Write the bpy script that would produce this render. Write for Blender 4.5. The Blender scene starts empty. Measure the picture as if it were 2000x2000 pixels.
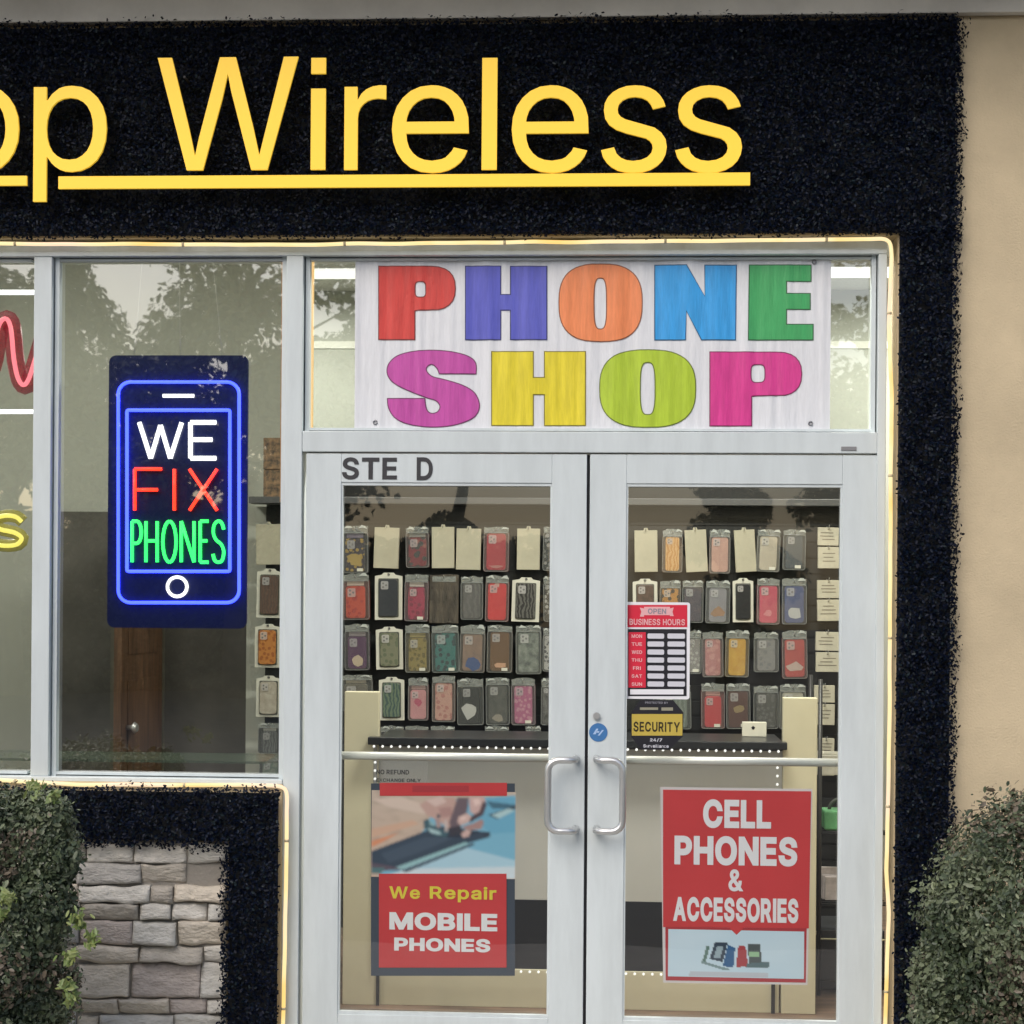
import bpy, bmesh, math, random
import numpy as np
from mathutils import Matrix, Vector, noise

rnd = random.Random(7)
rng = np.random.default_rng(11)
S = bpy.context.scene
COL = S.collection

# ------------------------------------------------------------------ camera
CAM = Vector((0.0, -5.5, 1.71))
FPX = 3360.0                       # focal length in pixels of a 2000 px frame
PPX, PPY = 1000.0, 1140.0          # principal point
YAW, ROLL = math.radians(3.17), 0.0075
RC = Matrix.Rotation(YAW, 3, 'Z') @ Matrix.Rotation(math.pi / 2, 3, 'X') @ Matrix.Rotation(ROLL, 3, 'Z')
cd = bpy.data.cameras.new('camera')
cam = bpy.data.objects.new('camera', cd)
COL.objects.link(cam)
cam.matrix_world = Matrix.Translation(CAM) @ RC.to_4x4()
cd.sensor_width = 36.0
cd.lens = 36.0 * FPX / 2000.0
cd.shift_y = (PPY - 1000.0) / 2000.0
cd.clip_start, cd.clip_end = 0.05, 500.0
S.camera = cam
S.render.resolution_x = S.render.resolution_y = 1024

# ------------------------------------------------------------------ daylight
SUN_EL, SUN_AZ = math.radians(42), math.radians(205)
w = bpy.data.worlds.new("World")
S.world = w
w.use_nodes = True
nt = w.node_tree
sky = nt.nodes.new('ShaderNodeTexSky')
sky.sky_type = 'NISHITA'
sky.sun_disc = False
sky.sun_elevation = SUN_EL
sky.sun_rotation = SUN_AZ
sky.dust_density = 3.0
sky.air_density = 1.0
bg = nt.nodes['Background']
nt.links.new(sky.outputs[0], bg.inputs[0])
bg.inputs[1].default_value = 0.15
sl = bpy.data.lights.new('sun', 'SUN')
sl.energy = 1.5
sl.angle = math.radians(45)
sl.color = (1.0, 0.965, 0.92)
sun = bpy.data.objects.new('sun', sl)
COL.objects.link(sun)
sdir = Vector((math.sin(SUN_AZ) * math.cos(SUN_EL), math.cos(SUN_AZ) * math.cos(SUN_EL), math.sin(SUN_EL)))
sun.rotation_euler = sdir.to_track_quat('Z', 'Y').to_euler()
sun.location = sdir * 30
S.view_settings.view_transform = 'Standard'
S.view_settings.look = 'None'
S.view_settings.exposure = 0.06
S.view_settings.gamma = 1.0
S.cycles.max_bounces = 8
S.cycles.transparent_max_bounces = 16
S.cycles.sample_clamp_indirect = 4.0
S.cycles.caustics_reflective = False
S.cycles.caustics_refractive = False

# ------------------------------------------------------------------ helpers
def W(px, py, Y=0.0):
    """a point of the plane y = Y seen at (px, py) of the 2000 px frame"""
    d = RC @ Vector(((px - PPX) / FPX, -(py - PPY) / FPX, -1.0))
    t = (Y - CAM.y) / d.y
    return CAM + d * t

MATS = {}
def mat(name, col, rough=0.5, var=0.0, vscale=8.0, bump=0.0, bscale=60.0, metal=0.0, spec=0.5, emit=None, estr=0.0, col2=None, trans=0.0, stretch=None, coat=0.0):
    if name in MATS:
        return MATS[name]
    m = bpy.data.materials.new(name)
    m.use_nodes = True
    n, l = m.node_tree.nodes, m.node_tree.links
    p = n['Principled BSDF']
    p.inputs['Base Color'].default_value = (*col, 1)
    p.inputs['Roughness'].default_value = rough
    p.inputs['Metallic'].default_value = metal
    p.inputs['Specular IOR Level'].default_value = spec
    if coat: p.inputs['Coat Weight'].default_value = coat
    if emit:
        p.inputs['Emission Color'].default_value = (*emit, 1)
        p.inputs['Emission Strength'].default_value = estr
    src = None
    if var > 0 or bump > 0:
        tc = n.new('ShaderNodeTexCoord')
        src = tc.outputs['Object']
        if stretch:
            mp = n.new('ShaderNodeMapping')
            mp.inputs['Scale'].default_value = stretch
            l.new(src, mp.inputs[0]); src = mp.outputs[0]
    if var > 0:
        t = n.new('ShaderNodeTexNoise')
        t.inputs['Scale'].default_value = vscale
        t.inputs['Detail'].default_value = 6
        t.inputs['Roughness'].default_value = 0.65
        l.new(src, t.inputs['Vector'])
        r = n.new('ShaderNodeValToRGB')
        c2 = col2 or tuple(c * (1 - var) for c in col)
        c1 = col if col2 else tuple(min(1, c * (1 + var * 0.6)) for c in col)
        r.color_ramp.elements[0].position = 0.36
        r.color_ramp.elements[1].position = 0.64
        r.color_ramp.elements[0].color = (*c2, 1)
        r.color_ramp.elements[1].color = (*c1, 1)
        l.new(t.outputs['Fac'], r.inputs[0])
        l.new(r.outputs[0], p.inputs['Base Color'])
        if rough > 0.15:
            mr = n.new('ShaderNodeMapRange')
            mr.inputs['To Min'].default_value = max(0.05, rough - 0.1)
            mr.inputs['To Max'].default_value = min(1, rough + 0.1)
            l.new(t.outputs['Fac'], mr.inputs[0])
            l.new(mr.outputs[0], p.inputs['Roughness'])
    if bump > 0:
        t2 = n.new('ShaderNodeTexNoise')
        t2.inputs['Scale'].default_value = bscale
        t2.inputs['Detail'].default_value = 4
        l.new(src, t2.inputs['Vector'])
        b = n.new('ShaderNodeBump')
        b.inputs['Strength'].default_value = bump
        b.inputs['Distance'].default_value = 0.01
        l.new(t2.outputs['Fac'], b.inputs['Height'])
        l.new(b.outputs[0], p.inputs['Normal'])
    if trans > 0:
        out = n['Material Output']
        tr = n.new('ShaderNodeBsdfTransparent')
        mx = n.new('ShaderNodeMixShader')
        mx.inputs[0].default_value = trans
        l.new(p.outputs[0], mx.inputs[1]); l.new(tr.outputs[0], mx.inputs[2])
        l.new(mx.outputs[0], out.inputs['Surface'])
    MATS[name] = m
    return m

def glass_mat(name, tint, base, ior=1.5):
    m = bpy.data.materials.new(name)
    m.use_nodes = True
    n, l = m.node_tree.nodes, m.node_tree.links
    n.remove(n['Principled BSDF'])
    tr = n.new('ShaderNodeBsdfTransparent'); tr.inputs[0].default_value = (*tint, 1)
    gl = n.new('ShaderNodeBsdfGlossy'); gl.inputs['Roughness'].default_value = 0.013
    fr = n.new('ShaderNodeLayerWeight'); fr.inputs[0].default_value = 0.5
    pw_ = n.new('ShaderNodeMath'); pw_.operation = 'POWER'; pw_.inputs[1].default_value = 5.0
    l.new(fr.outputs['Facing'], pw_.inputs[0])
    ad = n.new('ShaderNodeMath'); ad.operation = 'ADD'; ad.inputs[1].default_value = base; ad.use_clamp = True
    mx = n.new('ShaderNodeMixShader')
    l.new(pw_.outputs[0], ad.inputs[0]); l.new(ad.outputs[0], mx.inputs[0])
    l.new(tr.outputs[0], mx.inputs[1]); l.new(gl.outputs[0], mx.inputs[2])
    # the pane is never perfectly flat
    tc = n.new('ShaderNodeTexCoord'); tx = n.new('ShaderNodeTexNoise'); tx.inputs['Scale'].default_value = 2.2
    tx.inputs['Detail'].default_value = 1
    b = n.new('ShaderNodeBump'); b.inputs['Strength'].default_value = 0.06; b.inputs['Distance'].default_value = 0.02
    l.new(tc.outputs['Object'], tx.inputs['Vector']); l.new(tx.outputs['Fac'], b.inputs['Height']); l.new(b.outputs[0], gl.inputs['Normal'])
    l.new(mx.outputs[0], n['Material Output'].inputs['Surface'])
    return m

def pattern_mat(name, col, col2, kind, scale):
    """printed two-colour pattern: 1 = blotches, 2 = wavy stripes"""
    m = mat(name, col, .35, spec=.5)
    n, l = m.node_tree.nodes, m.node_tree.links
    tc = n.new('ShaderNodeTexCoord')
    if kind == 1:
        t = n.new('ShaderNodeTexVoronoi'); t.inputs['Scale'].default_value = scale; o = t.outputs['Distance']
    else:
        t = n.new('ShaderNodeTexWave'); t.inputs['Scale'].default_value = scale*.45; t.inputs['Distortion'].default_value = 9; t.inputs['Detail'].default_value = 3; o = t.outputs['Fac']
    r = n.new('ShaderNodeValToRGB')
    r.color_ramp.elements[0].position, r.color_ramp.elements[1].position = (.38, .46) if kind == 1 else (.5, .62)
    r.color_ramp.elements[0].color, r.color_ramp.elements[1].color = (*col2, 1), (*col, 1)
    l.new(tc.outputs['Object'], t.inputs['Vector']); l.new(o, r.inputs[0]); l.new(r.outputs[0], n['Principled BSDF'].inputs['Base Color'])
    return m

def emat(name, col, s):
    return mat(name, (0.05, 0.05, 0.05), 0.4, emit=col, estr=s)

ROOT = {}          # object -> world location of its thing
def empty(name, loc, label, cat, group=None):
    o = bpy.data.objects.new(name, None)
    COL.objects.link(o)
    o.location = loc
    o.empty_display_size = 0.1
    ROOT[o] = Vector(loc)
    tag(o, label, cat, group)
    return o

def tag(o, label=None, cat=None, group=None, kind=None):
    if label: o['label'] = label
    if cat: o['category'] = cat
    if group: o['group'] = group
    if kind: o['kind'] = kind
    return o

def link(name, me, mats, parent=None, loc=None):
    """mesh in world coordinates -> object, origin moved to the thing's base"""
    o = bpy.data.objects.new(name, me)
    COL.objects.link(o)
    if not isinstance(mats, (list, tuple)): mats = [mats]
    for m in mats: me.materials.append(m)
    L = ROOT[parent] if parent is not None else Vector(loc or (0, 0, 0))
    if L.length > 0: me.transform(Matrix.Translation(-L))
    if parent is not None:
        o.parent = parent
    else:
        o.location = L
    ROOT[o] = L
    return o

class MB:
    def __init__(self): self.b = bmesh.new()
    def box(self, x0, x1, y0, y1, z0, z1, m=0):
        x0, x1 = min(x0, x1), max(x0, x1); y0, y1 = min(y0, y1), max(y0, y1); z0, z1 = min(z0, z1), max(z0, z1)
        v = [self.b.verts.new(p) for p in ((x0,y0,z0),(x1,y0,z0),(x1,y1,z0),(x0,y1,z0),(x0,y0,z1),(x1,y0,z1),(x1,y1,z1),(x0,y1,z1))]
        for f in ((0,1,5,4),(1,2,6,5),(2,3,7,6),(3,0,4,7),(4,5,6,7),(3,2,1,0)):
            fc = self.b.faces.new([v[i] for i in f]); fc.material_index = m
        return v
    def pbox(self, px0, py0, px1, py1, Y0, Y1, m=0):
        """box whose front face spans the pixel rectangle in the plane y = Y0"""
        a, c = W(px0, py0, Y0), W(px1, py1, Y0)
        return self.box(a.x, c.x, Y0, Y1, c.z, a.z, m)
    def prism(self, pts, y0, y1, m=0):
        """outline [(x, z)] extruded from y0 (front) to y1"""
        ar = sum(pts[i][0]*pts[(i+1)%len(pts)][1]-pts[(i+1)%len(pts)][0]*pts[i][1] for i in range(len(pts)))
        if ar < 0: pts = pts[::-1]
        f = [self.b.verts.new((x, y0, z)) for x, z in pts]
        k = [self.b.verts.new((x, y1, z)) for x, z in pts]
        n = len(pts)
        self.b.faces.new(f).material_index = m
        self.b.faces.new(k[::-1]).material_index = m
        for i in range(n):
            j = (i + 1) % n
            self.b.faces.new((f[i], k[i], k[j], f[j])).material_index = m
    def tube(self, pts, r, seg=8, closed=False, m=0, smooth=True):
        pts = [Vector(p) for p in pts]
        n = len(pts)
        rings, up = [], None
        for i, p in enumerate(pts):
            a = pts[(i - 1) % n] if (closed or i > 0) else p
            c = pts[(i + 1) % n] if (closed or i < n - 1) else p
            t = (c - a).normalized()
            if up is None:
                up = t.orthogonal().normalized()
            up = (up - t * up.dot(t)).normalized()
            s = t.cross(up)
            rr = r[i] if isinstance(r, (list, tuple)) else r
            rings.append([self.b.verts.new(p + (up * math.cos(2*math.pi*k/seg) + s * math.sin(2*math.pi*k/seg)) * rr) for k in range(seg)])
        for i in range(n if closed else n - 1):
            A, B = rings[i], rings[(i + 1) % n]
            off = 0
            if closed and i == n - 1:
                off = min(range(seg), key=lambda q: (A[0].co - B[q].co).length)
            for k in range(seg):
                f = self.b.faces.new((A[k], A[(k+1) % seg], B[(k+1+off) % seg], B[(k+off) % seg]))
                f.material_index = m; f.smooth = smooth
        if not closed:
            self.b.faces.new(rings[0][::-1]).material_index = m
            self.b.faces.new(rings[-1]).material_index = m
    def build(self, name, mats, parent=None, loc=None, bevel=0.0, seg=2, smooth=False):
        if bevel > 0:
            bmesh.ops.bevel(self.b, geom=list(self.b.edges), offset=bevel, segments=seg, affect='EDGES', profile=0.5, clamp_overlap=True)
        bmesh.ops.recalc_face_normals(self.b, faces=list(self.b.faces))
        me = bpy.data.meshes.new(name)
        self.b.to_mesh(me); self.b.free()
        if smooth:
            me.polygons.foreach_set('use_smooth', [True] * len(me.polygons))
        return link(name, me, mats, parent, loc)

def rrect(x0, x1, z0, z1, r, n=6):
    """outline of a rounded rectangle"""
    out = []
    for cx, cz, a0 in ((x1-r, z1-r, 0), (x0+r, z1-r, 90), (x0+r, z0+r, 180), (x1-r, z0+r, 270)):
        for k in range(n + 1):
            a = math.radians(a0 + 90 * k / n)
            out.append((cx + r * math.cos(a), cz + r * math.sin(a)))
    return out

def smooth_path(pts, n=6, closed=False):
    """Catmull-Rom through the points"""
    P = [Vector(p) for p in pts]
    N = len(P); out = []
    for i in range(N if closed else N - 1):
        p0 = P[(i-1) % N] if (closed or i > 0) else P[i]
        p1, p2 = P[i], P[(i+1) % N]
        p3 = P[(i+2) % N] if (closed or i < N - 2) else p2
        for k in range(n):
            t = k / n
            out.append(0.5*((2*p1)+(p2-p0)*t+(2*p0-5*p1+4*p2-p3)*t*t+(3*p1-p0-3*p2+p3)*t**3))
    if not closed: out.append(P[-1])
    return out

def grow(loop, d):
    """move an outline sideways by d (mitred); the winding of holes is opposite, so they shrink"""
    P = []
    for p in loop:
        if not P or math.hypot(p[0]-P[-1][0], p[1]-P[-1][1]) > 1e-5: P.append(p)
    if math.hypot(P[0][0]-P[-1][0], P[0][1]-P[-1][1]) < 1e-5: P.pop()
    out, n = [], len(P)
    for i in range(n):
        a, b_, c = P[i-1], P[i], P[(i+1) % n]
        e1 = Vector((b_[0]-a[0], b_[1]-a[1])).normalized(); e2 = Vector((c[0]-b_[0], c[1]-b_[1])).normalized()
        n1, n2 = Vector((e1.y, -e1.x)), Vector((e2.y, -e2.x))
        m = n1 + n2
        m = n1 if m.length < 1e-3 else m / max(0.35, (1 + n1.dot(n2)))
        out.append((b_[0]+m.x*d, b_[1]+m.y*d))
    return out
def area2(s): return sum(s[i-1][0]*s[i][1]-s[i][0]*s[i-1][1] for i in range(len(s)))

def outlines_mesh(splines, thick, offset=0.0):
    """[(x, z) loops] -> filled mesh facing -Y, front at y = 0, back at y = thick"""
    c = bpy.data.curves.new('outline', 'CURVE')
    c.dimensions = '2D'; c.fill_mode = 'BOTH'; c.extrude = thick / 2
    if offset:
        big = max(splines, key=lambda s: abs(area2(s)))
        sg_ = 1 if area2(big) > 0 else -1
        splines = [grow(s, offset * sg_) for s in splines]
    for s in splines:
        sp = c.splines.new('POLY')
        sp.points.add(len(s) - 1)
        for i, (x, z) in enumerate(s): sp.points[i].co = (x, z, 0, 1)
        sp.use_cyclic_u = True
    o = bpy.data.objects.new('outline', c)
    me = bpy.data.meshes.new_from_object(o)
    bpy.data.objects.remove(o); bpy.data.curves.remove(c)
    me.materials.clear()
    me.transform(Matrix.Translation((0, thick / 2, 0)) @ Matrix.Rotation(math.pi / 2, 4, 'X'))
    return me

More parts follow.
